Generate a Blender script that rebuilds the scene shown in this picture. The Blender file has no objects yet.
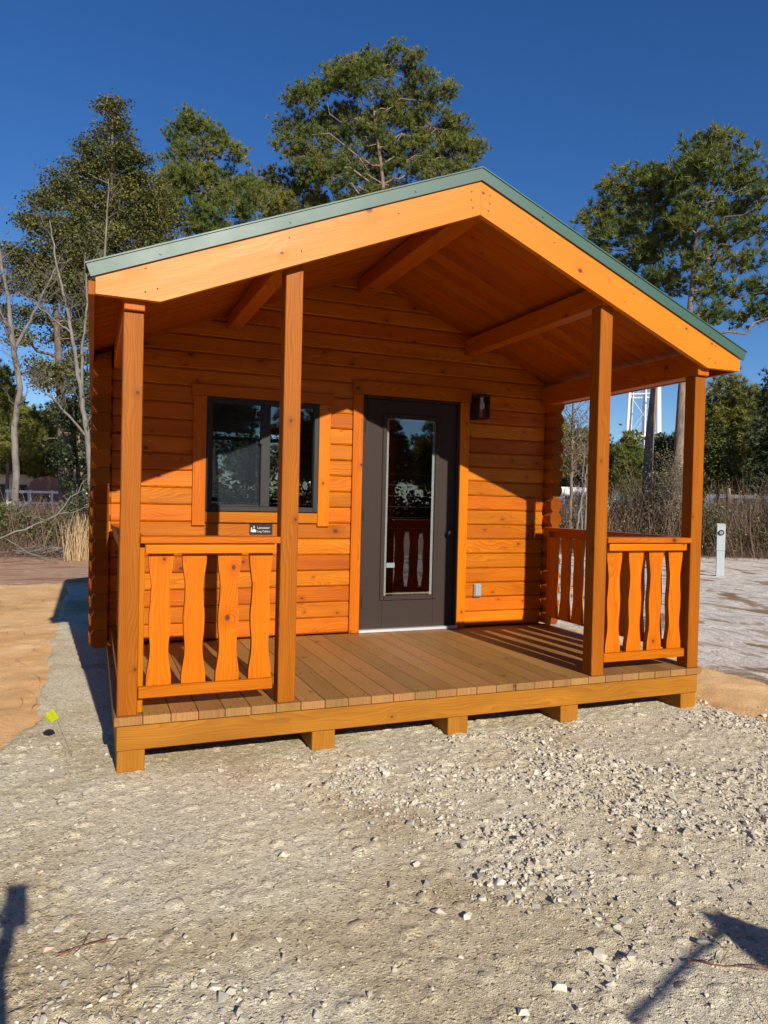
import bpy, math, random
import numpy as np
from mathutils import Vector, Matrix

# ------------------------------------------------------------------ camera, light, exposure
scene = bpy.context.scene
col = scene.collection
random.seed(7)
RNG = np.random.default_rng(11)

cam_d = bpy.data.cameras.new('camera'); cam = bpy.data.objects.new('camera', cam_d); col.objects.link(cam)
YAW, PIT, ROL, FPX = 0.3863, -0.0152, -0.0230, 718.85
fw = Vector((math.sin(YAW)*math.cos(PIT), math.cos(YAW)*math.cos(PIT), math.sin(PIT)))
rt = Vector((math.cos(YAW), -math.sin(YAW), 0)); up = rt.cross(fw)
cr, sr = math.cos(ROL), math.sin(ROL)
cx_, cy_ = rt*cr - up*sr, rt*sr + up*cr
M = Matrix((cx_, cy_, -fw)).transposed().to_4x4(); M.translation = Vector((-0.138, -3.969, 1.455))
cam.matrix_world = M
cam_d.sensor_fit = 'HORIZONTAL'; cam_d.sensor_width = 36.0; cam_d.lens = FPX/768*36.0
cam_d.clip_start = 0.02; cam_d.clip_end = 3000
scene.camera = cam

SUN_DIR = Vector((-0.075, 1.0, -0.496)).normalized()      # the way the light travels
world = bpy.data.worlds.new('World'); scene.world = world; world.use_nodes = True
wn = world.node_tree; wn.nodes.clear()
sky = wn.nodes.new('ShaderNodeTexSky'); sky.sky_type = 'NISHITA'; sky.sun_disc = False
sky.sun_elevation = math.asin(-SUN_DIR.z); sky.sun_rotation = math.pi - 0.075
sky.altitude = 0; sky.air_density = 1.0; sky.dust_density = 0.0; sky.ozone_density = 5.0
bg = wn.nodes.new('ShaderNodeBackground'); bg.inputs['Strength'].default_value = 0.077
wo = wn.nodes.new('ShaderNodeOutputWorld')
hsv = wn.nodes.new('ShaderNodeHueSaturation'); hsv.inputs['Saturation'].default_value = 1.2; hsv.inputs['Hue'].default_value = 0.510
wn.links.new(sky.outputs[0], hsv.inputs['Color']); wn.links.new(hsv.outputs[0], bg.inputs[0]); wn.links.new(bg.outputs[0], wo.inputs[0])
sd = bpy.data.lights.new('sun', 'SUN'); sd.energy = 5.0; sd.angle = math.radians(0.53); sd.color = (1.0, 0.93, 0.82)
so = bpy.data.objects.new('sun', sd); col.objects.link(so)
so.rotation_euler = SUN_DIR.to_track_quat('-Z', 'Y').to_euler(); so.location = (0, -20, 20)
scene.view_settings.view_transform = 'Standard'; scene.view_settings.look = 'None'
scene.view_settings.gamma = 1.0; scene.view_settings.use_curve_mapping = False
scene.view_settings.exposure = 0.45

# ------------------------------------------------------------------ helpers: materials
class NT:
    def __init__(s, name):
        s.m = bpy.data.materials.new(name); s.m.use_nodes = True; s.t = s.m.node_tree; s.t.nodes.clear()
        s.out = s.n('ShaderNodeOutputMaterial'); s.b = s.n('ShaderNodeBsdfPrincipled')
        s.l(s.b.outputs[0], s.out.inputs[0])
    def n(s, t, **k):
        x = s.t.nodes.new(t)
        for a, v in k.items(): setattr(x, a, v)
        return x
    def l(s, a, b): s.t.links.new(a, b)
    def val(s, sock, v):
        if hasattr(v, 'node'): s.l(v, sock)
        else: sock.default_value = v
    def math(s, op, a, b=0.0, c=None, clamp=False):
        x = s.n('ShaderNodeMath', operation=op); x.use_clamp = clamp
        s.val(x.inputs[0], a); s.val(x.inputs[1], b)
        if c is not None: s.val(x.inputs[2], c)
        return x.outputs[0]
    def mix(s, f, a, b, bt='MIX'):
        x = s.n('ShaderNodeMix', data_type='RGBA', blend_type=bt)
        s.val(x.inputs[0], f); s.val(x.inputs[6], a); s.val(x.inputs[7], b)
        return x.outputs[2]
    def ramp(s, f, pts, interp='LINEAR'):
        x = s.n('ShaderNodeValToRGB'); x.color_ramp.interpolation = interp
        e = x.color_ramp.elements
        while len(e) < len(pts): e.new(0.5)
        for i, (p, c) in enumerate(pts):
            e[i].position = p; e[i].color = c if len(c) == 4 else (*c, 1)
        s.l(f, x.inputs[0]); return x.outputs[0]
    def noise(s, vec, scale, detail=4, rough=0.5, dist=0.0, out=0):
        x = s.n('ShaderNodeTexNoise'); s.l(vec, x.inputs['Vector'])
        x.inputs['Scale'].default_value = scale; x.inputs['Detail'].default_value = detail
        x.inputs['Roughness'].default_value = rough; x.inputs['Distortion'].default_value = dist
        return x.outputs[out]
    def mapping(s, vec, scale=(1, 1, 1), loc=(0, 0, 0)):
        x = s.n('ShaderNodeMapping'); s.l(vec, x.inputs[0]); x.inputs['Scale'].default_value = scale
        x.inputs['Location'].default_value = loc; return x.outputs[0]
    def bump(s, h, strength=0.3, dist=0.01):
        x = s.n('ShaderNodeBump'); s.val(x.inputs['Height'], h)
        x.inputs['Strength'].default_value = strength; x.inputs['Distance'].default_value = dist
        s.l(x.outputs[0], s.b.inputs['Normal']); return x

def c4(c): return (c[0], c[1], c[2], 1.0)

def wood(name, light, dark, knot=(0.10, 0.03, 0.01), rough=0.45, varia=0.35, knots=0.5, spec=0.4, coat=0.0, blotch=0.25):
    t = NT(name)
    uv = t.n('ShaderNodeUVMap'); uv.uv_map = 'UVMap'
    geo = t.n('ShaderNodeNewGeometry'); rnd = geo.outputs['Random Per Island']
    comb = t.n('ShaderNodeCombineXYZ'); t.l(t.math('MULTIPLY', rnd, 37.0), comb.inputs[0]); t.l(t.math('MULTIPLY', rnd, 91.0), comb.inputs[1])
    add = t.n('ShaderNodeVectorMath', operation='ADD'); t.l(uv.outputs[0], add.inputs[0]); t.l(comb.outputs[0], add.inputs[1])
    V = add.outputs[0]
    vor = t.n('ShaderNodeTexVoronoi'); vor.voronoi_dimensions = '2D'; t.l(t.mapping(V, (3.4, 4.6, 1)), vor.inputs['Vector']); vor.inputs['Scale'].default_value = 1.0
    sepc = t.n('ShaderNodeSeparateColor'); t.l(vor.outputs['Color'], sepc.inputs[0])
    kd = t.math('MULTIPLY', vor.outputs['Distance'], t.math('MULTIPLY_ADD', sepc.outputs[1], 1.6, 0.65))
    act = t.math('GREATER_THAN', sepc.outputs[0], 1.0-knots)
    halo = t.math('MULTIPLY', t.ramp(kd, [(0.0, (1, 1, 1)), (0.26, (0, 0, 0))]), act)
    kn = t.math('MULTIPLY', t.ramp(kd, [(0.035, (1, 1, 1)), (0.070, (0, 0, 0))]), act)
    warp = t.noise(t.mapping(V, (1.1, 5.0, 1)), 1.0, 2)
    sep = t.n('ShaderNodeSeparateXYZ'); t.l(V, sep.inputs[0])
    vv = t.math('ADD', t.math('MULTIPLY', sep.outputs[1], 60.0), t.math('MULTIPLY', warp, 16.0))
    vv = t.math('ADD', vv, t.math('MULTIPLY', halo, 5.0))
    ring = t.math('FRACT', vv)
    ring = t.ramp(ring, [(0.0, (0, 0, 0)), (0.75, (0.8, 0.8, 0.8)), (0.93, (1, 1, 1)), (1.0, (0, 0, 0))])
    fine = t.noise(t.mapping(V, (2.5, 170.0, 1)), 1.0, 4, 0.7)
    streak = t.noise(t.mapping(V, (0.9, 22.0, 1)), 1.0, 4, 0.6)
    f = t.math('ADD', t.math('MULTIPLY', ring, 0.33), t.math('MULTIPLY', streak, 0.5))
    f = t.math('ADD', f, t.math('MULTIPLY', t.math('SUBTRACT', fine, 0.5), 0.6))
    f = t.math('MULTIPLY', t.math('ADD', f, -0.24), 1.45, clamp=True)
    c = t.mix(f, c4(light), c4(dark))
    tc = t.n('ShaderNodeTexCoord')
    bl = t.noise(t.mapping(V, (0.7, 2.5, 1)), 2.2, 3)
    c = t.mix(t.math('MULTIPLY', t.ramp(bl, [(0.4, (0, 0, 0)), (0.75, (1, 1, 1))]), blotch), c, c4([x*0.6 for x in dark]))
    c = t.mix(t.math('MULTIPLY', halo, 0.55), c, c4(dark))
    c = t.mix(t.math('MULTIPLY', kn, 0.95), c, c4(knot))
    hs = t.n('ShaderNodeHueSaturation'); t.l(c, hs.inputs['Color'])
    t.l(t.math('MULTIPLY_ADD', rnd, varia, 1.0-varia*0.55), hs.inputs['Value'])
    rn2 = t.math('FRACT', t.math('MULTIPLY', rnd, 7.31))
    t.l(t.math('MULTIPLY_ADD', rn2, 0.014, 0.494), hs.inputs['Hue'])
    t.l(hs.outputs[0], t.b.inputs['Base Color'])
    t.l(t.math('MULTIPLY_ADD', fine, 0.25, rough-0.12), t.b.inputs['Roughness'])
    t.b.inputs['Specular IOR Level'].default_value = spec
    t.b.inputs['Coat Weight'].default_value = coat; t.b.inputs['Coat Roughness'].default_value = 0.3
    h = t.math('ADD', t.math('MULTIPLY', fine, 0.6), t.math('MULTIPLY', ring, 0.4))
    t.bump(h, 0.22, 0.004)
    return t.m

def plain(name, c, rough=0.5, metal=0.0, noise_amt=0.15, scale=12.0, spec=0.5, bump=0.0, bscale=80):
    t = NT(name); tc = t.n('ShaderNodeTexCoord')
    n = t.noise(tc.outputs['Object'], scale, 5, 0.6)
    cc = t.mix(t.math('MULTIPLY', n, noise_amt*2), c4(c), c4([x*0.55 for x in c]))
    t.l(cc, t.b.inputs['Base Color'])
    t.l(t.math('MULTIPLY_ADD', n, 0.2, rough-0.1), t.b.inputs['Roughness'])
    t.b.inputs['Metallic'].default_value = metal; t.b.inputs['Specular IOR Level'].default_value = spec
    if bump: t.bump(t.noise(tc.outputs['Object'], bscale, 4, 0.6), bump, 0.005)
    return t.m

def leafmat(name, c1, c2, c3=None, trans=0.25, rough=0.55):
    t = NT(name); geo = t.n('ShaderNodeNewGeometry'); tc = t.n('ShaderNodeTexCoord')
    rnd = geo.outputs['Random Per Island']
    n = t.noise(tc.outputs['Object'], 0.9, 3, 0.6)
    c = t.mix(rnd, c4(c1), c4(c2))
    if c3: c = t.mix(t.ramp(n, [(0.42, (0, 0, 0)), (0.64, (1, 1, 1))]), c, c4(c3))
    t.l(c, t.b.inputs['Base Color']); t.b.inputs['Roughness'].default_value = rough
    t.b.inputs['Specular IOR Level'].default_value = 0.3
    tr = t.n('ShaderNodeBsdfTranslucent'); t.l(c, tr.inputs[0])
    mx = t.n('ShaderNodeMixShader'); mx.inputs[0].default_value = trans
    t.l(t.b.outputs[0], mx.inputs[1]); t.l(tr.outputs[0], mx.inputs[2]); t.l(mx.outputs[0], t.out.inputs[0])
    return t.m

def barkmat(name, c1, c2, sc=7.0):
    t = NT(name); tc = t.n('ShaderNodeTexCoord')
    n = t.noise(t.mapping(tc.outputs['Object'], (1, 1, 0.28)), sc, 5, 0.65)
    n2 = t.noise(tc.outputs['Object'], 1.3, 3)
    c = t.mix(t.ramp(n, [(0.35, (0, 0, 0)), (0.62, (1, 1, 1))]), c4(c1), c4(c2))
    c = t.mix(t.math('MULTIPLY', n2, 0.4), c, c4([x*0.7 for x in c2]))
    t.l(c, t.b.inputs['Base Color']); t.b.inputs['Roughness'].default_value = 0.9
    t.b.inputs['Specular IOR Level'].default_value = 0.15
    t.bump(n, 0.8, 0.03)
    return t.m

def glassmat(name, tint, refl_min=0.12, rough=0.0):
    t = NT(name); t.t.nodes.remove(t.b)
    fr = t.n('ShaderNodeFresnel'); fr.inputs[0].default_value = 1.45
    f = t.math('MULTIPLY_ADD', fr.outputs[0], 1.4, refl_min, clamp=True)
    gl = t.n('ShaderNodeBsdfGlossy'); gl.inputs['Roughness'].default_value = rough; gl.inputs[0].default_value = (0.95, 0.97, 1, 1)
    tr = t.n('ShaderNodeBsdfTransparent'); tr.inputs[0].default_value = c4(tint)
    tc = t.n('ShaderNodeTexCoord')
    bp = t.n('ShaderNodeBump'); bp.inputs['Strength'].default_value = 0.03; bp.inputs['Distance'].default_value = 0.01
    t.l(t.noise(tc.outputs['Object'], 3.0, 1), bp.inputs['Height']); t.l(bp.outputs[0], gl.inputs['Normal'])
    mx = t.n('ShaderNodeMixShader'); t.l(f, mx.inputs[0]); t.l(tr.outputs[0], mx.inputs[1]); t.l(gl.outputs[0], mx.inputs[2])
    t.l(mx.outputs[0], t.out.inputs[0]); return t.m

# ------------------------------------------------------------------ helpers: geometry
class MB:
    def __init__(s): s.v = []; s.f = []; s.uv = []; s.mi = []
    def add(s, verts, faces, uvs, T=None, mi=0):
        o = len(s.v)
        for p in verts:
            p = Vector(p)
            s.v.append(tuple(T @ p) if T is not None else tuple(p))
        for f, u in zip(faces, uvs):
            s.f.append([i+o for i in f]); s.uv.append(u); s.mi.append(mi)
    def box(s, x0, x1, y0, y1, z0, z1, b=0.003, T=None, mi=0):
        lo, hi = (x0, y0, z0), (x1, y1, z1)
        d = [hi[i]-lo[i] for i in range(3)]; b = min(b, min(d)*0.3); L = max(range(3), key=lambda i: d[i])
        off = (random.random()*3, random.random()*3)
        verts = []; idx = {}
        for sx in (0, 1):
            for sy in (0, 1):
                for sz in (0, 1):
                    sg = (sx, sy, sz)
                    for a in range(3):
                        p = [0, 0, 0]
                        for k in range(3):
                            q = hi[k] if sg[k] else lo[k]
                            if k != a: q += -b if sg[k] else b
                            p[k] = q
                        idx[(sg, a)] = len(verts); verts.append(tuple(p))
        faces = []; norms = []
        for a in range(3):
            o1, o2 = (a+1) % 3, (a+2) % 3
            for sd_ in (0, 1):
                cs = []
                for (p, q) in ((0, 0), (1, 0), (1, 1), (0, 1)):
                    sg = [0, 0, 0]; sg[a] = sd_; sg[o1] = p; sg[o2] = q; cs.append(idx[(tuple(sg), a)])
                if not sd_: cs.reverse()
                faces.append(cs); norms.append(a)
        for a in range(3):
            o1, o2 = (a+1) % 3, (a+2) % 3
            for p in (0, 1):
                for q in (0, 1):
                    def key(sa):
                        sg = [0, 0, 0]; sg[a] = sa; sg[o1] = p; sg[o2] = q; return tuple(sg)
                    f = [idx[(key(0), o1)], idx[(key(1), o1)], idx[(key(1), o2)], idx[(key(0), o2)]]
                    if (p == q): f.reverse()
                    faces.append(f); norms.append(o1 if o1 != L else o2)
        for sx in (0, 1):
            for sy in (0, 1):
                for sz in (0, 1):
                    sg = (sx, sy, sz); f = [idx[(sg, 0)], idx[(sg, 1)], idx[(sg, 2)]]
                    if (sx+sy+sz) % 2 == 0: f.reverse()
                    faces.append(f); norms.append(0)
        uvs = []
        for f, n in zip(faces, norms):
            u = []
            for i in f:
                p = verts[i]
                if n == L:
                    o1, o2 = (n+1) % 3, (n+2) % 3; u.append((p[o1]*0.3+off[0], p[o2]+off[1]))
                else:
                    o = [k for k in range(3) if k not in (n, L)][0]
                    u.append((p[L]+off[0], p[o]+off[1]+n*0.31))
            uvs.append(u)
        s.add(verts, faces, uvs, T, mi)
    def prism(s, poly, t0, t1, T=None, mi=0, uvrot=False):
        # poly in local (u, v), extruded along w; returns (u, w, v) vertices so it stands in the xz plane by default
        n = len(poly); off = (random.random()*3, random.random()*3)
        verts = [(p[0], t0, p[1]) for p in poly]+[(p[0], t1, p[1]) for p in poly]
        area = sum(poly[i][0]*poly[(i+1) % n][1]-poly[(i+1) % n][0]*poly[i][1] for i in range(n))
        fr = list(range(n)); bk = list(range(n, 2*n))
        faces = [fr if area > 0 else fr[::-1], bk[::-1] if area > 0 else bk]
        for i in range(n):
            j = (i+1) % n; q = [j, i, i+n, j+n]; faces.append(q if area > 0 else q[::-1])
        uvs = []
        for k, f in enumerate(faces):
            u = []
            for i in f:
                p = verts[i]
                a, c = (p[0], p[2]) if not uvrot else (p[2], p[0])
                u.append((a+off[0], c+off[1]+(0 if k < 2 else p[1])))
            uvs.append(u)
        s.add(verts, faces, uvs, T, mi)
    def cyl(s, p0, p1, r0, r1=None, n=12, mi=0, cap=True):
        r1 = r0 if r1 is None else r1
        p0, p1 = Vector(p0), Vector(p1); d = (p1-p0); L = d.length; d.normalize()
        a = d.orthogonal().normalized(); b = d.cross(a)
        verts = []; 
        for k, (p, r) in enumerate(((p0, r0), (p1, r1))):
            for i in range(n):
                an = 2*math.pi*i/n; verts.append(tuple(p+a*math.cos(an)*r+b*math.sin(an)*r))
        faces = []; uvs = []
        for i in range(n):
            j = (i+1) % n; faces.append([i, j, j+n, i+n]); uvs.append([(0, i*.02), (0, (i+1)*.02), (L, (i+1)*.02), (L, i*.02)])
        if cap:
            faces.append(list(range(n))[::-1]); uvs.append([(0, 0)]*n); faces.append(list(range(n, 2*n))); uvs.append([(0, 0)]*n)
        s.add(verts, faces, uvs, None, mi)
    def build(s, name, mats, parent=None, smooth=False):
        me = bpy.data.meshes.new(name); me.from_pydata(s.v, [], s.f); 
        uvl = me.uv_layers.new(name='UVMap')
        flat = [c for u in s.uv for p in u for c in p]; uvl.data.foreach_set('uv', flat)
        for m in (mats if isinstance(mats, (list, tuple)) else [mats]): me.materials.append(m)
        me.polygons.foreach_set('material_index', s.mi)
        if smooth: me.polygons.foreach_set('use_smooth', [True]*len(s.f))
        me.validate(); me.update()
        return link(name, me, parent)

def link(name, me, parent=None):
    o = bpy.data.objects.new(name, me); col.objects.link(o)
    if parent is not None: o.parent = parent
    return o

def npmesh(name, verts, tris, mats, parent=None, mi=None, smooth=False, k=3):
    me = bpy.data.meshes.new(name); verts = np.asarray(verts, np.float32); tris = np.asarray(tris, np.int32)
    me.vertices.add(len(verts)); me.vertices.foreach_set('co', verts.ravel())
    nf = len(tris); me.loops.add(nf*k); me.loops.foreach_set('vertex_index', tris.ravel())
    me.polygons.add(nf); me.polygons.foreach_set('loop_start', np.arange(0, nf*k, k, dtype=np.int32))
    try: me.polygons.foreach_set('loop_total', np.full(nf, k, np.int32))
    except Exception: pass
    for m in (mats if isinstance(mats, (list, tuple)) else [mats]): me.materials.append(m)
    if mi is not None: me.polygons.foreach_set('material_index', np.asarray(mi, np.int32))
    me.polygons.foreach_set('use_smooth', np.full(nf, smooth))
    me.update(calc_edges=True); me.validate()
    o = bpy.data.objects.new(name, me); col.objects.link(o)
    if parent is not None: o.parent = parent
    return o

def thing(name, label, cat, loc=(0, 0, 0), rz=0.0, group=None):
    o = bpy.data.objects.new(name, None); col.objects.link(o); o.location = loc; o.rotation_euler = (0, 0, rz)
    o.empty_display_size = 0.2
    return tag(o, label, cat, group)
def tag(o, label=None, cat=None, group=None, kind=None):
    if label: o['label'] = label
    if cat: o['category'] = cat
    if group: o['group'] = group
    if kind: o['kind'] = kind
    return o
def copy_tree(o, parent=None):
    c = o.copy(); col.objects.link(c)
    if parent is not None: c.parent = parent
    for ch in [x for x in bpy.data.objects if x.parent == o]: copy_tree(ch, c)
    return c

# smooth value noise on numpy arrays
_TAB = {}
def vnoise(x, y, seed=0):
    if seed not in _TAB: _TAB[seed] = np.random.default_rng(seed).random((256, 256))
    tab = _TAB[seed]
    xi = np.floor(x).astype(int); yi = np.floor(y).astype(int); fx = x-xi; fy = y-yi
    fx = fx*fx*(3-2*fx); fy = fy*fy*(3-2*fy)
    a = tab[xi % 256, yi % 256]; b = tab[(xi+1) % 256, yi % 256]; c = tab[xi % 256, (yi+1) % 256]; d = tab[(xi+1) % 256, (yi+1) % 256]
    return (a*(1-fx)+b*fx)*(1-fy)+(c*(1-fx)+d*fx)*fy
def fbm(x, y, seed=0, oct=4, lac=2.1, gain=0.5):
    s = 0; a = 1; t = 0
    for i in range(oct): s = s+a*vnoise(x+17.3*i, y-9.1*i, seed+i); t += a; a *= gain; x = x*lac; y = y*lac
    return s/t
def sstep(a, b, x): t = np.clip((x-a)/(b-a), 0, 1); return t*t*(3-2*t)
# ------------------------------------------------------------------ ground
def groundmat(name, cols, scale=1.0, fine=60.0, bump=0.5, spec=0.2, bdist=0.01, speck=None, stretch=(1, 1, 1)):
    # cols: list of (pos, colour) over a large patchy noise
    t = NT(name); tc = t.n('ShaderNodeTexCoord'); P = t.mapping(tc.outputs['Object'], stretch)
    a = t.noise(P, scale, 6, 0.62, 0.4); f = t.noise(P, fine, 5, 0.7)
    c = t.ramp(a, cols)
    c = t.mix(t.math('MULTIPLY', t.ramp(f, [(0.3, (1, 1, 1)), (0.6, (0, 0, 0))]), 0.45), c, c4([x*0.5 for x in cols[0][1][:3]]))
    if speck:
        vor = t.n('ShaderNodeTexVoronoi'); t.l(P, vor.inputs['Vector']); vor.inputs['Scale'].default_value = speck[0]
        sc = t.n('ShaderNodeSeparateColor'); t.l(vor.outputs['Color'], sc.inputs[0])
        c = t.mix(t.math('MULTIPLY', t.math('GREATER_THAN', sc.outputs[0], speck[2]), 0.8), c, c4(speck[1]))
        c = t.mix(t.math('MULTIPLY', t.math('GREATER_THAN', sc.outputs[1], speck[2]), 0.5), c, c4([x*0.45 for x in speck[1]]))
    t.l(c, t.b.inputs['Base Color']); t.b.inputs['Roughness'].default_value = 0.95; t.b.inputs['Specular IOR Level'].default_value = spec
    h = t.math('ADD', f, t.math('MULTIPLY', a, 0.5)); t.bump(h, bump, bdist)
    return t.m

M_straw = groundmat('pine_straw_floor', [(0.30, (0.32, 0.17, 0.10)), (0.45, (0.48, 0.27, 0.17)), (0.54, (0.56, 0.36, 0.23)), (0.62, (0.40, 0.22, 0.13)), (0.66, (0.74, 0.66, 0.60))], 0.8, 22, 0.9, bdist=0.04, stretch=(1, 2.4, 1))
M_lot = groundmat('pale_sand_lot', [(0.38, (0.28, 0.18, 0.10)), (0.43, (0.46, 0.36, 0.26)), (0.47, (0.80, 0.72, 0.62)), (0.52, (0.58, 0.49, 0.40)), (0.57, (0.84, 0.77, 0.69)), (0.64, (0.46, 0.36, 0.27))], 0.9, 26, 0.7, bdist=0.03, stretch=(1.9, 0.8, 1))
M_sand = groundmat('orange_sand', [(0.3, (0.56, 0.30, 0.12)), (0.5, (0.74, 0.44, 0.19)), (0.7, (0.82, 0.56, 0.29))], 1.1, 60, 0.7, bdist=0.012)
def padmat():
    t = NT('crusher_gravel'); tc = t.n('ShaderNodeTexCoord'); P = tc.outputs['Object']
    a = t.noise(P, 0.9, 6, 0.62, 0.4)
    c = t.ramp(a, [(0.30, (0.46, 0.355, 0.205)), (0.43, (0.62, 0.525, 0.345)), (0.54, (0.74, 0.665, 0.485)), (0.66, (0.64, 0.575, 0.43))])
    wp = t.n('ShaderNodeVectorMath', operation='ADD'); t.l(P, wp.inputs[0])
    wn_ = t.n('ShaderNodeVectorMath', operation='SCALE'); t.l(t.noise(P, 60, 3, 0.6, out=1), wn_.inputs[0]); wn_.inputs['Scale'].default_value = 0.012; t.l(wn_.outputs[0], wp.inputs[1])
    h = None
    for sc, th, cm in ((170.0, 0.0, 0.55), (75.0, 0.55, 0.75)):
        v = t.n('ShaderNodeTexVoronoi'); t.l(wp.outputs[0], v.inputs['Vector']); v.inputs['Scale'].default_value = sc
        s_ = t.n('ShaderNodeSeparateColor'); t.l(v.outputs['Color'], s_.inputs[0])
        on = t.math('GREATER_THAN', s_.outputs[1], th)
        tone = t.ramp(s_.outputs[0], [(0.0, (0.50, 0.48, 0.46)), (0.35, (0.82, 0.79, 0.74)), (0.7, (1.0, 1.0, 1.0)), (1.0, (1.22, 1.20, 1.16))])
        c2 = t.mix(1.0, c, tone, 'MULTIPLY'); c = t.mix(t.math('MULTIPLY', on, cm), c, c2)
        hh = t.math('MULTIPLY', t.math('MULTIPLY', t.ramp(v.outputs['Distance'], [(0.1, (1, 1, 1)), (0.6, (0, 0, 0))]), on), t.math('MULTIPLY_ADD', s_.outputs[2], 0.8, 0.2))
        hh = t.math('MULTIPLY', hh, 120.0/sc); h = hh if h is None else t.math('ADD', h, hh)
    f = t.noise(P, 300, 4, 0.7); h = t.math('ADD', h, t.math('MULTIPLY', f, 0.8))
    c = t.mix(t.math('MULTIPLY', t.ramp(f, [(0.35, (1, 1, 1)), (0.55, (0, 0, 0))]), 0.4), c, (0.34, 0.26, 0.17, 1))
    t.l(c, t.b.inputs['Base Color']); t.b.inputs['Roughness'].default_value = 0.95; t.b.inputs['Specular IOR Level'].default_value = 0.15
    t.bump(h, 0.8, 0.007); return t.m
M_pad = padmat()

def grid_sheet(name, xs, ys, hfun, mat, smooth=True):
    X, Y = np.meshgrid(xs, ys); Z = hfun(X, Y)
    v = np.stack([X, Y, Z], -1).reshape(-1, 3); nx, ny = len(xs), len(ys)
    i = np.arange(nx*ny).reshape(ny, nx); q = np.stack([i[:-1, :-1], i[:-1, 1:], i[1:, 1:], i[1:, :-1]], -1).reshape(-1, 4)
    return npmesh(name, v, q, mat, k=4, smooth=smooth)

gx = np.concatenate([[-900, -300, -120, -60], np.arange(-30, 60, 0.5), [90, 150, 300, 900]])
gy = np.concatenate([[-900, -300, -100, -50], np.arange(-20, 60, 0.5), [90, 150, 300, 1200]])
g = grid_sheet('ground', gx, gy, lambda X, Y: -0.075+0.06*(fbm(X*0.5, Y*0.5, 3)-0.5)*np.clip((np.hypot(X, Y)-6)/10, 0, 1), M_straw)
tag(g, kind='structure')

def lot_h(X, Y):
    e = np.minimum.reduce([X-4.85+0.5*(fbm(X*.8, Y*.8, 21)-.5), 23.0+3*(fbm(X*.3, Y*.3, 22)-.5)-np.hypot(X-1, (Y+4)*1.0)+1.5, Y+11])
    return -0.035-0.12*(1-sstep(-0.1, 0.5, e))+0.05*(fbm(X*1.1, Y*1.1, 23)-.5)+0.03*(fbm(X*5, Y*5, 24)-.5)
tag(grid_sheet('sandy_lot', np.arange(4.2, 28, 0.09), np.arange(-11, 22, 0.09), lot_h, M_lot), kind='structure')

def bank_h(x0, x1, y0, y1, seed, z, amp):
    def h(X, Y):
        n = 0.6*(fbm(X*1.3, Y*1.3, seed)-.5)
        e = np.minimum.reduce([X-x0+n, x1-X+n, Y-y0+n, y1-Y+n*1.2])
        return z-0.12*(1-sstep(0.0, 0.35, e))+amp*(fbm(X*2.2, Y*2.2, seed+3)-.5)+0.025*(fbm(X*12, Y*12, seed+5)-.5)
    return h
tag(grid_sheet('sand_bank', np.arange(-9, 0.3, 0.05), np.arange(-3, 10, 0.05), bank_h(-8.6, 0.2, -2.8, 9.3, 31, -0.015, 0.04), M_sand), kind='structure')
tag(grid_sheet('sand_strip', np.arange(3.6, 5.9, 0.035), np.arange(-5, 8, 0.05), bank_h(3.7, 5.45, -4.5, 7.6, 41, -0.003, 0.06), M_sand), kind='structure')

# gravel pad: dense relief with embedded stones
def pad_edge(X, Y):
    xl = np.where(Y > 1.0, -0.56, -0.56-0.28*(1.0-Y)); xr = np.where(Y > 0.3, 4.12, 4.12+0.30*(0.3-Y))
    n = 0.16*(fbm(X*3.1, Y*3.1, 51)-.5)+0.05*(fbm(X*14, Y*14, 52)-.5)
    return np.minimum.reduce([X-xl+n, xr-X+n, 8.4-Y+n*3])
px_ = np.arange(-1.9, 5.7, 0.0115)
py_ = np.concatenate([np.arange(-3.6, 0.9, 0.0115), np.arange(0.9, 9.0, 0.03)])
r_ = np.random.default_rng(5)
PX, PY = np.meshgrid(px_, py_)
H = 0.012*(fbm(PX*1.5, PY*1.5, 61)-.5)+0.009*(fbm(PX*9, PY*9, 62)-.5)+0.007*(fbm(PX*40, PY*40, 63, 2, 2.3, 0.7)-.5)
rough_mask = sstep(0.44, 0.62, fbm(PX*0.9, PY*0.9, 71)+0.05*(PX-1.6)-0.05*(PY+1.2))
H += rough_mask*0.032*(fbm(PX*30, PY*30, 64, 3, 2.2, 0.7)-.5)
ny1 = int((0.9+3.6)/0.0115)
for k in range(6500):
    x, y = r_.uniform(-1.4, 5.0), r_.uniform(-3.5, 0.85)
    i, j = int((y+3.6)/0.0115), int((x+1.9)/0.0115); rr = 0.010+0.024*r_.random()**2.2; w = int(rr/0.0115)+2
    sl = (slice(max(0, i-w), min(ny1, i+w+1)), slice(max(0, j-w), j+w+1))
    a = r_.uniform(0, 3.14); dx = PX[sl]-x; dy = PY[sl]-y; u = dx*math.cos(a)+dy*math.sin(a); v = (-dx*math.sin(a)+dy*math.cos(a))*r_.uniform(1, 1.7)
    d = (np.abs(u)**2.6+np.abs(v)**2.6)/rr**2.6
    H[sl] = np.maximum(H[sl], H[sl]*0.4+np.where(d < 1, rr*r_.uniform(0.12, 0.40)*(1-d**3)*(1+0.35*r_.uniform(-1, 1)*u/rr), 0))
E_ = pad_edge(PX, PY)
PADZ = 0.001+H-0.10*(1-sstep(-0.04, 0.14, E_))
padv = np.stack([PX, PY, PADZ], -1).reshape(-1, 3)
ii = np.arange(PX.size).reshape(PX.shape); pq = np.stack([ii[:-1, :-1], ii[:-1, 1:], ii[1:, 1:], ii[1:, :-1]], -1).reshape(-1, 4)
keep = (E_[:-1, :-1].ravel() > -0.3)
pad = npmesh('gravel_pad', padv, pq[keep], M_pad, k=4, smooth=True); tag(pad, kind='structure')
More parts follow.
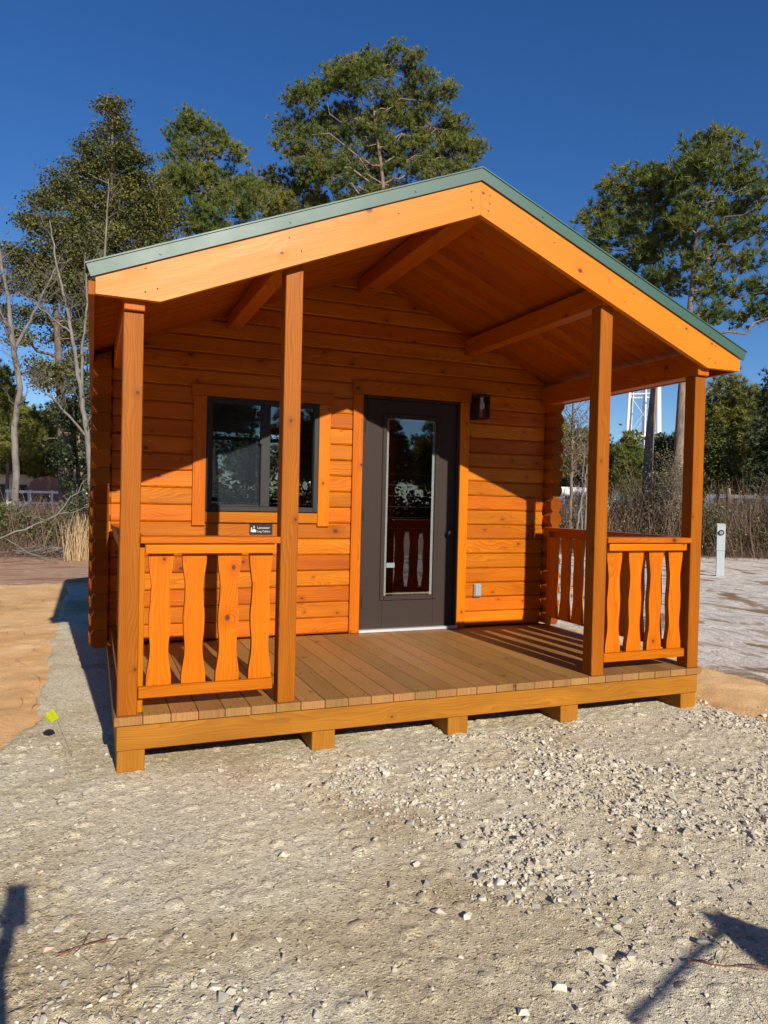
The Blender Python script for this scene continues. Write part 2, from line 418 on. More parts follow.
def pad_z(x, y):
    j = int((x+1.9)/0.0115)
    i = int((y+3.6)/0.0115) if y < 0.9 else ny1+int((y-0.9)/0.03)
    return float(PADZ[min(i, PADZ.shape[0]-1), min(max(j, 0), PADZ.shape[1]-1)])

# loose stones
def ico():
    import bmesh
    bm = bmesh.new(); bmesh.ops.create_icosphere(bm, subdivisions=1, radius=1.0)
    v = np.array([p.co[:] for p in bm.verts]); f = np.array([[q.index for q in p.verts] for p in bm.faces]); bm.free(); return v, f
def ico2():
    import bmesh
    bm = bmesh.new(); bmesh.ops.create_icosphere(bm, subdivisions=2, radius=1.0)
    v = np.array([p.co[:] for p in bm.verts]); f = np.array([[q.index for q in p.verts] for p in bm.faces]); bm.free(); return v, f
IV, IF = ico(); IV2, IF2 = ico2()
def hull_protos(n, rr):
    import bmesh
    out = []
    for k in range(n):
        bm = bmesh.new(); m = int(rr.integers(8, 14)); P = rr.normal(size=(m, 3)); P /= np.linalg.norm(P, axis=1, keepdims=True); P *= rr.uniform(0.75, 1.05, (m, 1))
        for p in P: bm.verts.new(p)
        r = bmesh.ops.convex_hull(bm, input=bm.verts); bmesh.ops.delete(bm, geom=[e for e in r['geom_interior'] if isinstance(e, bmesh.types.BMVert)], context='VERTS')
        bmesh.ops.triangulate(bm, faces=bm.faces); bm.verts.ensure_lookup_table(); bm.verts.index_update()
        out.append((np.array([v.co[:] for v in bm.verts]), np.array([[v.index for v in f.verts] for f in bm.faces]))); bm.free()
    return out
HULLS = hull_protos(60, np.random.default_rng(3))
def stone_shape(r, rr):
    v, f = HULLS[int(rr.integers(60))]
    v = v*np.array([1, rr.uniform(0.55, 0.95), rr.uniform(0.38, 0.75)])*r
    a = rr.uniform(0, 6.28); ca, sa = math.cos(a), math.sin(a); b = rr.uniform(-.5, .5); cb, sb = math.cos(b), math.sin(b)
    R = np.array([[ca, -sa, 0], [sa, ca, 0], [0, 0, 1]])@np.array([[1, 0, 0], [0, cb, -sb], [0, sb, cb]])
    return v@R.T, f
def stonemat():
    t = NT('crushed_stone'); geo = t.n('ShaderNodeNewGeometry'); tc = t.n('ShaderNodeTexCoord')
    c = t.ramp(geo.outputs['Random Per Island'], [(0.0, (0.24, 0.235, 0.22)), (0.25, (0.40, 0.37, 0.30)), (0.65, (0.53, 0.48, 0.38)), (0.92, (0.62, 0.575, 0.48)), (0.98, (0.52, 0.40, 0.27))])
    n = t.noise(tc.outputs['Object'], 45, 4, 0.65)
    c = t.mix(t.math('MULTIPLY', n, 0.45), c, (0.42, 0.36, 0.27, 1))
    t.l(c, t.b.inputs['Base Color']); t.b.inputs['Roughness'].default_value = 0.9; t.b.inputs['Specular IOR Level'].default_value = 0.2
    t.bump(n, 0.5, 0.004); return t.m
M_stone = stonemat()
rs = np.random.default_rng(77); vs, fs = [], []; o = 0; cnt = 0
def dens(x, y):
    m = fbm(np.array([x*0.9]), np.array([y*0.9]), 71)[0]+0.05*(x-1.6)-0.05*(y+1.2)
    cl = fbm(np.array([x*3.0]), np.array([y*3.0]), 81)[0]
    return (0.035+1.0*max(0.0, min(1, (m-0.39)*4.5))*max(0.06, min(1, (cl-0.39)*7)))*(1.0 if x > 1.0 else 0.4)
tries = 0
while cnt < 19000 and tries < 190000:
    tries += 1
    x, y = rs.uniform(-1.3, 5.0), rs.uniform(-3.3, 0.9)
    if rs.random() > dens(x, y): continue
    if 0 < x < 3.98 and y > -0.05: continue
    e_ = float(pad_edge(np.array(x), np.array(y)))
    if e_ < -0.25 or (e_ < 0 and rs.random() < 0.6): continue
    r = 0.0072*math.exp(rs.normal(0, 0.52))+0.002
    r = min(r, 0.030)
    v, f = stone_shape(r, rs); z = max(pad_z(x, y), -0.01)
    v = v+np.array([x, y, z+r*0.18]); vs.append(v); fs.append(f+o); o += len(v); cnt += 1
st = npmesh('gravel', np.concatenate(vs), np.concatenate(fs), M_stone)
tag(st, 'crushed pale stone chips scattered loose over the gravel pad', 'gravel', kind='stuff')
# larger single stones
big_spots = [(1.02, -1.72, .034), (1.10, -1.78, .028), (1.21, -1.70, .026), (1.33, -1.33, .03), (1.50, -1.22, .026), (1.62, -1.98, .028), (1.40, -2.12, .03), (1.47, -2.18, .034),
             (0.93, -1.50, .024), (1.08, -1.40, .026), (2.05, -1.55, .026), (2.3, -1.2, .03), (1.75, -1.05, .024), (0.32, -1.62, .026), (-0.16, -1.52, .032), (-0.05, -1.5, .028),
             (1.18, -2.20, .03), (1.02, -2.25, .026), (1.8, -1.75, .022), (2.6, -0.9, .025), (3.2, -0.7, .028), (0.6, -1.15, .022), (1.0, -1.15, .02), (2.15, -0.75, .026)]
for k, (x, y, r) in enumerate(big_spots):
    v, f = stone_shape(r*1.05, rs); so_ = npmesh('loose_stone', v, f, M_stone); so_.location = (x, y, pad_z(x, y)+r*0.2)
    tag(so_, 'pale angular stone, walnut to egg sized, lying loose on the gravel pad', 'stone', 'larger loose stones on the gravel pad')

# thin strips: needles, twigs
def strips(P, D, L, W, bend, rr, seg=3):
    n = len(P); U = np.cross(D, [0, 0, 1.0]); U /= (np.linalg.norm(U, axis=1, keepdims=True)+1e-9)
    nb = rr.normal(size=(n, 3)); nb[:, 2] *= 0.3
    V = []; 
    for k in range(seg+1):
        s = k/seg; c = P+D*(L*s)[:, None]+nb*(bend*L*s*s)[:, None]; w = (W*(1-0.7*s))[:, None]
        V += [c-U*w/2, c+U*w/2]
    V = np.stack(V, 1); base = (np.arange(n)*(2*(seg+1)))[:, None]; F = []
    for k in range(seg): F.append(np.stack([base[:, 0]+2*k, base[:, 0]+2*k+1, base[:, 0]+2*k+3, base[:, 0]+2*k+2], -1))
    return V.reshape(-1, 3), np.concatenate(F)
M_needle = leafmat('dry_needles', (0.20, 0.10, 0.045), (0.30, 0.17, 0.08), trans=0.05)
n = 520; rr = np.random.default_rng(9); ctr = np.stack([rr.uniform(-1.2, 4.2, 70), rr.uniform(-3, 0.5, 70)], -1)
P = ctr[rr.integers(0, 70, n)]+rr.normal(0, 0.09, (n, 2)); P = P[~((P[:, 0] > -0.1) & (P[:, 1] > -0.1))]; n = len(P)
P = np.concatenate([P, np.array([[pad_z(a, b)+0.012] for a, b in P])], 1); an = rr.uniform(0, 6.28, n)
D = np.stack([np.cos(an), np.sin(an), rr.normal(0, 0.02, n)], -1)
v, f = strips(P, D, rr.uniform(0.05, 0.16, n), rr.uniform(0.0015, 0.003, n), 0.18, rr)
tag(npmesh('pine_needles', v, f, M_needle, k=4), 'dry brown pine needles strewn across the gravel pad', 'pine needles', kind='stuff')
# sand litter beside the pad
n = 700; P = np.stack([rr.uniform(-6, -0.45, n), rr.uniform(0, 9, n), np.full(n, 0.012)], -1); an = rr.uniform(0, 6.28, n)
D = np.stack([np.cos(an), np.sin(an), rr.normal(0, 0.05, n)], -1)
v, f = strips(P, D, rr.uniform(0.06, 0.3, n), rr.uniform(0.003, 0.008, n), 0.2, rr)
tag(npmesh('twig_litter', v, f, M_needle, k=4), 'thin brown twigs and straw lying on the orange sand', 'twigs', kind='stuff')

# ------------------------------------------------------------------ cabin
W_ORANGE = wood('stained_pine', (0.54, 0.150, 0.0015), (0.30, 0.052, 0.0008), spec=0.13, rough=0.42, knots=0.35, varia=0.42)
W_WALL = wood('stained_pine_wall', (0.53, 0.140, 0.003), (0.24, 0.036, 0.001), spec=0.15, rough=0.45, knots=0.42, varia=0.40, blotch=0.35)
W_POST = wood('stained_pine_post', (0.34, 0.108, 0.004), (0.17, 0.040, 0.0015), spec=0.12, rough=0.5, knots=0.3, varia=0.2)
W_RAKE = wood('stained_pine_fascia', (0.58, 0.190, 0.002), (0.46, 0.115, 0.001), rough=0.42, knots=0.40, varia=0.05, spec=0.30, blotch=0.12)
W_END = wood('stained_end_grain', (0.25, 0.062, 0.002), (0.13, 0.026, 0.001), rough=0.6, knots=0.2, varia=0.4, spec=0.08)
W_DECK = wood('weathered_deck', (0.31, 0.155, 0.045), (0.19, 0.080, 0.020), spec=0.25, rough=0.6, knots=0.35, varia=0.35)
W_RIM = wood('treated_beam', (0.36, 0.150, 0.009), (0.20, 0.070, 0.004), spec=0.2, rough=0.55, knots=0.25, varia=0.15, blotch=0.4)
W_CEIL = wood('stained_ceiling_shaded', (0.40, 0.095, 0.001), (0.23, 0.040, 0.0005), spec=0.08, rough=0.5, knots=0.6, varia=0.22)  # stain colour darkened further to stand in for the shade under the roof
M_green = plain('green_metal', (0.034, 0.088, 0.064), 0.45, spec=0.5, metal=0.0, noise_amt=0.1, scale=3.0, bump=0.03, bscale=6) if True else plain('x', (0, 0, 0), 0.5, 0.0, 0.1, 3.0, bump=0.03, bscale=6)
M_dark = plain('dark_bronze_aluminium', (0.022, 0.020, 0.019), 0.5, 0.0, 0.1, spec=0.25)
M_slab = plain('dark_brown_door', (0.036, 0.025, 0.020), 0.6, 0.0, 0.15, 30, spec=0.15, bump=0.15, bscale=60)
M_black = plain('black_metal', (0.010, 0.010, 0.010), 0.45, spec=0.3)
M_white = plain('white_plastic', (0.72, 0.72, 0.70), 0.4, noise_amt=0.06)
M_alu = plain('mill_aluminium', (0.7, 0.7, 0.72), 0.35, 0.6, 0.1)
M_cream = plain('cream_lite_edge', (0.62, 0.60, 0.50), 0.5, noise_amt=0.05)
M_glass = glassmat('window_glass', (0.76, 0.80, 0.82), 0.06)
M_lampglass = glassmat('lamp_glass', (0.95, 0.96, 0.97), 0.0)
M_int = plain('dim_interior', (0.16, 0.12, 0.09), 0.8)
def screenmat():
    t = NT('insect_screen'); t.t.nodes.remove(t.b)
    df = t.n('ShaderNodeBsdfDiffuse'); df.inputs[0].default_value = (0.10, 0.10, 0.11, 1)
    tr = t.n('ShaderNodeBsdfTransparent'); mx = t.n('ShaderNodeMixShader'); mx.inputs[0].default_value = 0.5
    t.l(tr.outputs[0], mx.inputs[1]); t.l(df.outputs[0], mx.inputs[2]); t.l(mx.outputs[0], t.out.inputs[0]); return t.m
M_screen = screenmat()

W, D = 3.975, 1.921
XA = 2.044; SL = 0.406; ZTOP = 3.44
def zt(x): return ZTOP-SL*abs(x-XA)
cabin = thing('log_cabin', 'small orange-stained log cabin with a covered front porch and green metal roof', 'cabin')
YR = 4.42

def part(mb, name, mat, parent=None, smooth=False, label=None):
    o = mb.build(name, mat, None, smooth); o.parent = parent or cabin
    if label: o['label'] = label
    return o

# skids, frame, deck
for i, x in enumerate((0.003, 1.063, 1.945, 2.79, 3.832)):
    m = MB(); m.box(x, x+0.14, 0.004+(0.006 if i else 0), YR-0.05, 0.0, 0.112, 0.004); part(m, 'skid', W_RIM)
m = MB(); m.box(0, W, 0.0, 0.04, 0.114, 0.2475, 0.004); part(m, 'rim_board', W_RIM)
m = MB(); m.box(0.0, 0.04, 0.042, D+0.0, 0.114, 0.2475); m.box(W-0.04, W, 0.042, D, 0.114, 0.2475)
m.box(0.012, 0.05, D+0.002, YR-0.05, 0.114, 0.296); m.box(W-0.07, W-0.03, D+0.002, YR-0.05, 0.114, 0.296)
for x in np.linspace(0.45, 3.5, 8): m.box(x, x+0.04, 0.042, YR-0.1, 0.114, 0.2475)
part(m, 'floor_frame', W_RIM)
m = MB(); nb = 28; bw = (W+0.03)/nb
for i in range(nb):
    x = -0.015+i*bw; m.box(x+0.0013, x+bw-0.0013, -0.016-random.random()*0.004, D-0.003, 0.250, 0.296, 0.003)
for i in range(nb):
    x = -0.015+i*bw
    for y in (0.02, 0.64, 1.25, 1.86):
        for dx in (0.035, bw-0.035): m.cyl((x+dx, y+random.uniform(-.004, .004), 0.2958), (x+dx, y, 0.2966), 0.004, n=8, mi=1)
part(m, 'deck', [W_DECK, M_dark])
m = MB(); m.box(0.055, W-0.075, D+0.122, YR-0.13, 0.25, 0.295); part(m, 'floor', W_DECK)

# log walls
PIT_ = 0.1355; Z0 = 0.3045; TH = 0.12
def logprof(z0, z1, a, b, ca, cb):
    # cross-section (depth, z): face a (outer) with chamfer ca, face b with chamfer cb
    s = 1 if b > a else -1
    return [(a, z0+ca*1.0), (a, z1-ca*1.0), (a+s*ca*0.7, z1), (b-s*cb*0.7, z1), (b, z1-cb), (b, z0+cb), (b-s*cb*0.7, z0), (a+s*ca*0.7, z0)]
def log_x(mb, z0, z1, x0f, x1f, ya, yb, ca, cb, g=0.002):
    prof = logprof(z0+g, z1-g, ya, yb, ca, cb); n = len(prof); off = (random.random()*3, random.random()*3)
    verts = [(x0f(z), y, z) for y, z in prof]+[(x1f(z), y, z) for y, z in prof]
    faces = []; uvs = []
    for i in range(n):
        j = (i+1) % n; f = [i, i+n, j+n, j]; faces.append(f)
        uvs.append([(verts[k][0]+off[0], verts[k][2]+off[1]+(0 if abs(prof[i][0]-prof[j][0]) < 1e-6 else verts[k][1]*.5)) for k in f])
    for f in (list(range(n))[::-1], list(range(n, 2*n))): faces.append(f); uvs.append([(verts[k][1]*.3, verts[k][2]) for k in f])
    if yb < ya: faces = [f[::-1] for f in faces]; uvs = [u[::-1] for u in uvs]
    faces = [f[::-1] for f in faces]; uvs = [u[::-1] for u in uvs]
    mb.add(verts, faces, uvs)
def log_y(mb, z0, z1, y0, y1, xa, xb, ca, cb, g=0.0012):
    prof = logprof(z0+g, z1-g, xa, xb, ca, cb); n = len(prof); off = (random.random()*3, random.random()*3)
    verts = [(x, y0, z) for x, z in prof]+[(x, y1, z) for x, z in prof]
    faces = []; uvs = []
    for i in range(n):
        j = (i+1) % n; f = [i, j, j+n, i+n]; faces.append(f)
        uvs.append([(verts[k][1]+off[0], verts[k][2]+off[1]+verts[k][0]*.3) for k in f])
    for f in (list(range(n)), list(range(n, 2*n))[::-1]):
        faces.append(f); uvs.append([(verts[k][0]*.5+off[0], verts[k][2]+off[1]) for k in f])
    if xb < xa: faces = [f[::-1] for f in faces]; uvs = [u[::-1] for u in uvs]
    faces = [f[::-1] for f in faces]; uvs = [u[::-1] for u in uvs]
    mb.add(verts, faces, uvs)
def soff(x): return zt(x)-0.032
def gable_wall(mb, ya, yb, openings, ca, cb, xl, xr):
    k = 0
    while True:
        z0 = Z0+k*PIT_; z1 = z0+PIT_; k += 1
        if z0 > 3.36: break
        z1 = min(z1, 3.40)
        lim = lambda z: (soff(XA)-z)/SL
        cuts = sorted([(a, b) for a, b, c, d in openings if z1 > c+0.02 and z0 < d-0.02])
        xs = [(None, None)]; segs = []; cur = None
        L = lambda z: max(xl, XA-lim(z)); R = lambda z: min(xr, XA+lim(z))
        last = None
        for a, b in cuts+[(None, None)]:
            lf = L if last is None else (lambda z, q=last: q)
            rf = R if a is None else (lambda z, q=a: q)
            segs.append((lf, rf)); last = b
        for lf, rf in segs:
            # long courses are butt-jointed now and then
            if lf(z0) < rf(z0)-0.05: log_x(mb, z0, z1, lf, rf, ya, yb, ca, cb)
WIN = (0.70, 1.636, 1.34, 2.27); DOOR = (2.025, 2.998, 0.29, 2.372)
m = MB(); gable_wall(m, D, D+TH, [WIN, DOOR], 0.013, 0.008, 0.0, 3.915)
part(m, 'wall', W_WALL)
# projecting ends of the front-wall logs outside the corners
for sx in (-1, 1):
    m = MB()
    for k in range(17):
        z0 = Z0+k*PIT_; z1 = min(z0+PIT_, 2.535)
        xa, xb = (-0.147, -0.002) if sx < 0 else (3.917, 4.094)
        log_x(m, z0, z1, lambda z: xa, lambda z: xb, D+0.004, D+TH-0.004, 0.048, 0.048)
    part(m, 'log_ends', W_WALL)
RW = (1.08, 2.05, 1.40, 2.16)
m = MB(); gable_wall(m, YR, YR-TH, [RW], 0.03, 0.008, -0.16, 4.09); part(m, 'wall', W_WALL)
for sx in (-1, 1):
    m = MB()
    xa, xb = (-0.142, -0.017) if sx < 0 else (4.055, 3.93)
    for k in range(17):
        z0 = Z0+k*PIT_; z1 = min(z0+PIT_, 2.535)
        log_y(m, z0, z1, 1.80+random.uniform(-.002, .002), 4.56, xa, xb, 0.048, 0.006 if sx < 0 else 0.036)
    for i_, f_ in enumerate(m.f):
        if len(f_) == 8: m.mi[i_] = 1
    part(m, 'wall', [W_WALL, W_END])

# posts and beams
PXs = [(0.0, 0.100), (0.853, 0.953), (3.025, 3.127), (3.877, 3.977)]
for i, (a, b) in enumerate(PXs):
    m = MB(); m.box(a, b, 0.002, 0.102, 0.297, 2.409 if i in (0, 3) else 2.808, 0.004); part(m, 'post', W_POST)
for a, b, z0, z1 in ((0.0, 0.103, 2.411, 2.583), (3.874, 3.977, 2.411, 2.583), (0.851, 0.956, 2.81, 2.915), (3.022, 3.129, 2.81, 2.955), (1.965, 2.122, 3.245, 3.37)):
    m = MB(); m.box(a, b, -0.022, D-0.002, z0, z1, 0.004); part(m, 'beam', W_ORANGE)

# ceiling planks running down each slope
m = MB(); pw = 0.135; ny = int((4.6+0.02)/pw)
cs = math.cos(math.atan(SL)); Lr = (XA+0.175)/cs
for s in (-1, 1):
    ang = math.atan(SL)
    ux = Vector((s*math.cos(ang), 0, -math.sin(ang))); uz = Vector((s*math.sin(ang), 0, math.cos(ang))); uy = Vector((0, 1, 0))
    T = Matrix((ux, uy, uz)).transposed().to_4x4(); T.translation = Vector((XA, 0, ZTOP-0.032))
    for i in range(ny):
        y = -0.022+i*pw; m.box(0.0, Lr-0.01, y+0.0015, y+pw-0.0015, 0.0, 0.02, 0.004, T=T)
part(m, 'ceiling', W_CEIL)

# rake boards
for s in (-1, 1):
    m = MB(); ang = math.atan(SL)
    pts = [(-0.137, 2.462), (0.175, 2.460), (XA, 3.225), (XA, ZTOP-0.004), (-0.137, zt(-0.137)-0.004)]
    if s > 0: pts = [(2*XA-x, z) for x, z in pts]
    # write it along the slope so the grain follows the board
    ux = Vector((math.cos(ang), 0, -s*math.sin(ang))); uz = Vector((s*math.sin(ang), 0, math.cos(ang)))
    T = Matrix((ux, Vector((0, 1, 0)), uz)).transposed().to_4x4(); Ti = T.inverted()
    loc = [(lambda q: (q.x, q.z))(Ti @ Vector((x+(0.0006*(s)), 0, z))) for x, z in pts]
    m.prism(loc, -0.064, -0.026, T=T)
    for x, dz in ((0.10, .03), (0.10, .15), (0.16, .15), (0.85, .06), (0.92, .15), (1.5, .08), (1.98, .06), (1.98, .11), (1.99, .16)):
        X = x if s > 0 else x; X = (2*XA-x) if s > 0 else x; m.cyl((X, -0.0635, zt(X)-dz), (X, -0.0655, zt(X)-dz), 0.0048, n=10, mi=1)
    part(m, 'rake_board', [W_RAKE, M_dark])
# eave fascia
for s in (-1, 1):
    m = MB(); xa, xb = (-0.173, -0.139) if s < 0 else (4.188, 4.222)
    m.box(xa, xb, -0.060 if s < 0 else -0.024, 4.64, 2.455, 2.525, 0.003); part(m, 'fascia', W_POST)
# metal roof
m = MB()
for s in (-1, 1):
    ang = math.atan(SL)
    ux = Vector((s*math.cos(ang), 0, -math.sin(ang))); uz = Vector((s*math.sin(ang), 0, math.cos(ang)))
    T = Matrix((ux, Vector((0, 1, 0)), uz)).transposed().to_4x4(); T.translation = Vector((XA, 0, ZTOP-0.010))
    m.box(0.01, (XA+0.125)/cs, -0.020, 4.64, 0.002, 0.055, 0.002, T=T)
    for k in range(21):
        y = 0.05+k*0.228; m.box(0.02, (XA+0.120)/cs, y-0.012, y+0.012, 0.053, 0.072, 0.005, T=T)
roof = part(m, 'roof', M_green)
m = MB()
for s in (-1, 1):                                          # folded rake trim: face and top leg
    ang = math.atan(SL)
    ux = Vector((math.cos(ang), 0, -s*math.sin(ang))); uz = Vector((s*math.sin(ang), 0, math.cos(ang)))
    T = Matrix((ux, Vector((0, 1, 0)), uz)).transposed().to_4x4(); Ti = T.inverted()
    p = [(-0.160, 2.5405), (XA, ZTOP-0.008), (XA, 3.511), (-0.185, 3.511-SL*(XA+0.185))]
    if s > 0: p = [(2*XA-x, z) for x, z in p]
    loc = [(lambda q: (q.x, q.z))(Ti @ Vector((x, 0, z))) for x, z in p]
    m.prism(loc, -0.078, -0.0665, T=T)
    q = [(-0.187, 3.514-SL*(XA+0.187)), (XA, 3.514), (XA, 3.506), (-0.187, 3.506-SL*(XA+0.187))]
    if s > 0: q = [(2*XA-x, z) for x, z in q]
    loc = [(lambda q: (q.x, q.z))(Ti @ Vector((x, 0, z))) for x, z in q]
    m.prism(loc, -0.084, 0.10, T=T)
for s in (-1, 1):
    for xx in (0.17, 0.85, 1.6):
        X = xx if s < 0 else 2*XA-xx; m.cyl((X, -0.0775, zt(X)+0.022), (X, -0.083, zt(X)+0.022), 0.006, n=8)
part(m, 'roof_trim', M_green, roof)
m = MB(); m.prism([(XA-0.13, 3.462), (XA, 3.515), (XA+0.13, 3.462), (XA+0.13, 3.469), (XA, 3.527), (XA-0.13, 3.469)], 0.02, 4.66); part(m, 'ridge_cap', M_green, roof)

# railings
BAL = [(0.0, 0.069), (0.12, 0.068), (0.25, 0.052), (0.33, 0.050), (0.45, 0.0585), (0.55, 0.060), (0.66, 0.052), (0.76, 0.0495), (0.86, 0.060), (0.93, 0.068), (1.0, 0.069)]
def baluster(T, h):
    m = MB(); N = 26; L = []; R = []
    zs = [b[0] for b in BAL]; ws = [b[1] for b in BAL]
    for i in range(N+1):
        t = i/N; w = float(np.interp(t, zs, ws)); w = w*0.94
        L.append((-w, t*h)); R.append((w, t*h))
    m.prism(L[::-1]+R, -0.019, 0.019, T=T, uvrot=True); return m
def railing(x0, x1, y, along='x', n=4, flip=1):
    L = x1-x0
    if along == 'x': T0 = Matrix.Translation((x0, y, 0))
    else: T0 = Matrix.Translation((y, x0, 0)) @ Matrix.Rotation(math.pi/2, 4, 'Z') @ Matrix.Scale(flip, 4, (0, 1, 0))
    rev = (along != 'x' and flip < 0)
    def fix(m):
        if rev: m.f = [f[::-1] for f in m.f]; m.uv = [u[::-1] for u in m.uv]
        return m
    m = MB(); m.box(0.002, L-0.002, -0.022, 0.11, 1.203, 1.240, 0.004, T=T0)
    m.box(0.03, L-0.03, -0.004, 0.030, 1.148, 1.2015, 0.003, T=T0)
    m.box(0.004, L-0.03, -0.006, 0.030, 0.382, 0.441, 0.003, T=T0)
    for xx in ((0.001,) if along == 'x' else (0.001, L-0.029)): m.box(xx, xx+0.028, 0.031, 0.066, 0.298, 1.2015, 0.003, T=T0)
    r = part(fix(m), 'railing', W_ORANGE)
    for i in range(n):
        x = 0.0+L*(i+0.5)/n if n > 4 else (0.108+0.183*i)*(L/0.753)
        T = T0 @ Matrix.Translation((x, 0.051, 0.40)) @ Matrix.Rotation(random.uniform(-.006, .006), 4, 'Y')
        part(fix(baluster(T, 0.748)), 'baluster', W_ORANGE, r)
    return r
railing(0.100, 0.853, 0.012)
railing(3.127, 3.877, 0.012)
railing(0.102, 1.80, 0.012+0.006, 'y', 9, -1)
railing(0.102, 1.80, 3.965, 'y', 9, 1)

# door
def opening_trim(name, boards, y1=D-0.001, th=0.022):
    m = MB()
    for (a, b, c, d, e) in boards: m.box(a, b, y1-th-e, y1, c, d, 0.003)
    return part(m, name, W_ORANGE)
opening_trim('door_trim', [(1.945, 2.036, 0.300, 2.378, 0), (2.990, 3.083, 0.300, 2.378, 0), (1.938, 3.096, 2.380, 2.498, 0.003)])
opening_trim('window_trim', [(0.60, 0.703, 1.226, 2.262, 0), (1.640, 1.742, 1.226, 2.262, 0), (0.585, 1.762, 2.264, 2.354, 0.003), (0.705, 1.638, 1.252, 1.338, -0.001)])
DX0, DX1, DZ0, DZ1 = 2.062, 2.965, 0.326, 2.350
m = MB(); yf = D-0.006                                      # jamb
m.box(2.0375, 2.061, yf-0.004, D+TH, 0.326, 2.372, 0.002); m.box(2.966, 2.9885, yf-0.004, D+TH, 0.326, 2.372, 0.002); m.box(2.0375, 2.9885, yf-0.004, D+TH, 2.352, 2.377, 0.002)
part(m, 'door_jamb', M_slab)
m = MB(); LX0, LX1, LZ0, LZ1 = 2.262, 2.765, 0.600, 2.205; ys0, ys1 = D+0.012, D+0.056
m.box(DX0, LX0, ys0, ys1, DZ0, DZ1, 0.002); m.box(LX1, DX1, ys0, ys1, DZ0, DZ1, 0.002)
m.box(LX0+0.0005, LX1-0.0005, ys0, ys1, DZ0, LZ0, 0.002); m.box(LX0+0.0005, LX1-0.0005, ys0, ys1, LZ1, DZ1, 0.002)
door = part(m, 'door', M_slab)
m = MB()
for (a, b, c, d) in ((LX0-0.028, LX0+0.012, LZ0-0.028, LZ1+0.028), (LX1-0.012, LX1+0.028, LZ0-0.028, LZ1+0.028)): m.box(a, b, ys0-0.012, ys0+0.004, c, d, 0.005)
for (c, d) in ((LZ0-0.028, LZ0+0.012), (LZ1-0.012, LZ1+0.028)): m.box(LX0+0.0125, LX1-0.0125, ys0-0.012, ys0+0.004, c, d, 0.005)
part(m, 'lite_frame', M_slab, door)
m = MB()
m.box(LX0+0.0125, LX0+0.037, ys0+0.010, ys0+0.016, LZ0+0.0125, LZ1-0.0125, 0.001); m.box(LX1-0.035, LX1-0.0125, ys0+0.010, ys0+0.016, LZ0+0.0125, LZ1-0.0125, 0.001)
m.box(LX0+0.038, LX1-0.036, ys0+0.010, ys0+0.016, LZ1-0.03, LZ1-0.0125, 0.001)
part(m, 'glazing_spacer', M_cream, door)
m = MB(); m.box(LX0+0.0125, LX1-0.0125, ys0+0.004, ys0+0.008, LZ0+0.0125, LZ1-0.0125, 0.0005); part(m, 'door_glass', M_glass, door)
m = MB(); m.box(LX0+0.040, LX0+0.118, ys0+0.0095, ys0+0.0105, 0.862, 0.905, 0.0003); part(m, 'sticker', M_white, door)
m = MB()
kx, kz = 2.900, 1.175
m.cyl((kx, ys0, kz), (kx, ys0-0.010, kz), 0.032, n=24); m.cyl((kx, ys0-0.010, kz), (kx, ys0-0.035, kz), 0.011, n=16)
for r0, r1, a, b in ((0.012, 0.026, .035, .043), (0.026, 0.030, .043, .056), (0.030, 0.024, .056, .066), (0.024, 0.006, .066, .071)): m.cyl((kx, ys0-a, kz), (kx, ys0-b, kz), r0, r1, n=24)
part(m, 'door_knob', M_black, door, smooth=False)
m = MB(); m.box(2.030, 2.995, D-0.040, D+0.09, 0.299, 0.3245, 0.003); part(m, 'threshold', M_alu, door)
for z in (0.56, 1.33, 2.10):
    m = MB(); m.cyl((2.0605, yf-0.006, z-0.045), (2.0605, yf-0.006, z+0.045), 0.006, n=10); part(m, 'hinge', M_dark, door)

# window (front) and the one in the rear wall
def window(x0, x1, z0, z1, y, s=1, screen=True):
    m = MB(); fr = 0.040; mid = x0+(x1-x0)*0.515; mw = 0.040
    def bx(a, b, c, d, p, q, bb=0.003): m.box(a, b, min(y+s*p, y+s*q), max(y+s*p, y+s*q), c, d, bb)
    bx(x0, x0+fr, z0, z1, -0.018, 0.07); bx(x1-fr, x1, z0, z1, -0.018, 0.07)
    bx(x0+fr, x1-fr, z0, z0+fr, -0.018, 0.07); bx(x0+fr, x1-fr, z1-fr, z1, -0.018, 0.07)
    bx(mid-mw/2-0.018, mid+mw/2+0.018, z0+fr, z1-fr, -0.008, 0.06)
    bx(x0+fr, x0+fr+0.012, z0+fr, z1-fr, 0.0, 0.05); bx(x0+fr+0.012, mid-mw/2-0.018, z0+fr, z0+fr+0.014, 0.0, 0.05)
    bx(mid-mw/2-0.030, mid-mw/2-0.008, 1.9, 1.935, -0.016, -0.008)
    w = part(m, 'window', M_dark)
    for a, b in ((x0+fr, mid-mw/2-0.018), (mid+mw/2+0.018, x1-fr)):
        m = MB(); ya, yb = sorted((y+s*0.022, y+s*0.026)); m.box(a-0.003, b+0.003, ya, yb, z0+fr-0.003, z1-fr+0.003, 0.0005); part(m, 'pane', M_glass, w)
    if screen:
        m = MB(); ya, yb = sorted((y+s*0.034, y+s*0.036)); m.box(x0+fr, mid-mw/2-0.018, ya, yb, z0+fr, z1-fr, 0.0003); part(m, 'insect_screen', M_screen, w)
    return w
window(0.7055, 1.6385, 1.344, 2.2625, D-0.004)
window(RW[0]+0.003, RW[1]-0.003, RW[2]+0.003, RW[3]-0.003, YR+0.01, -1, False)

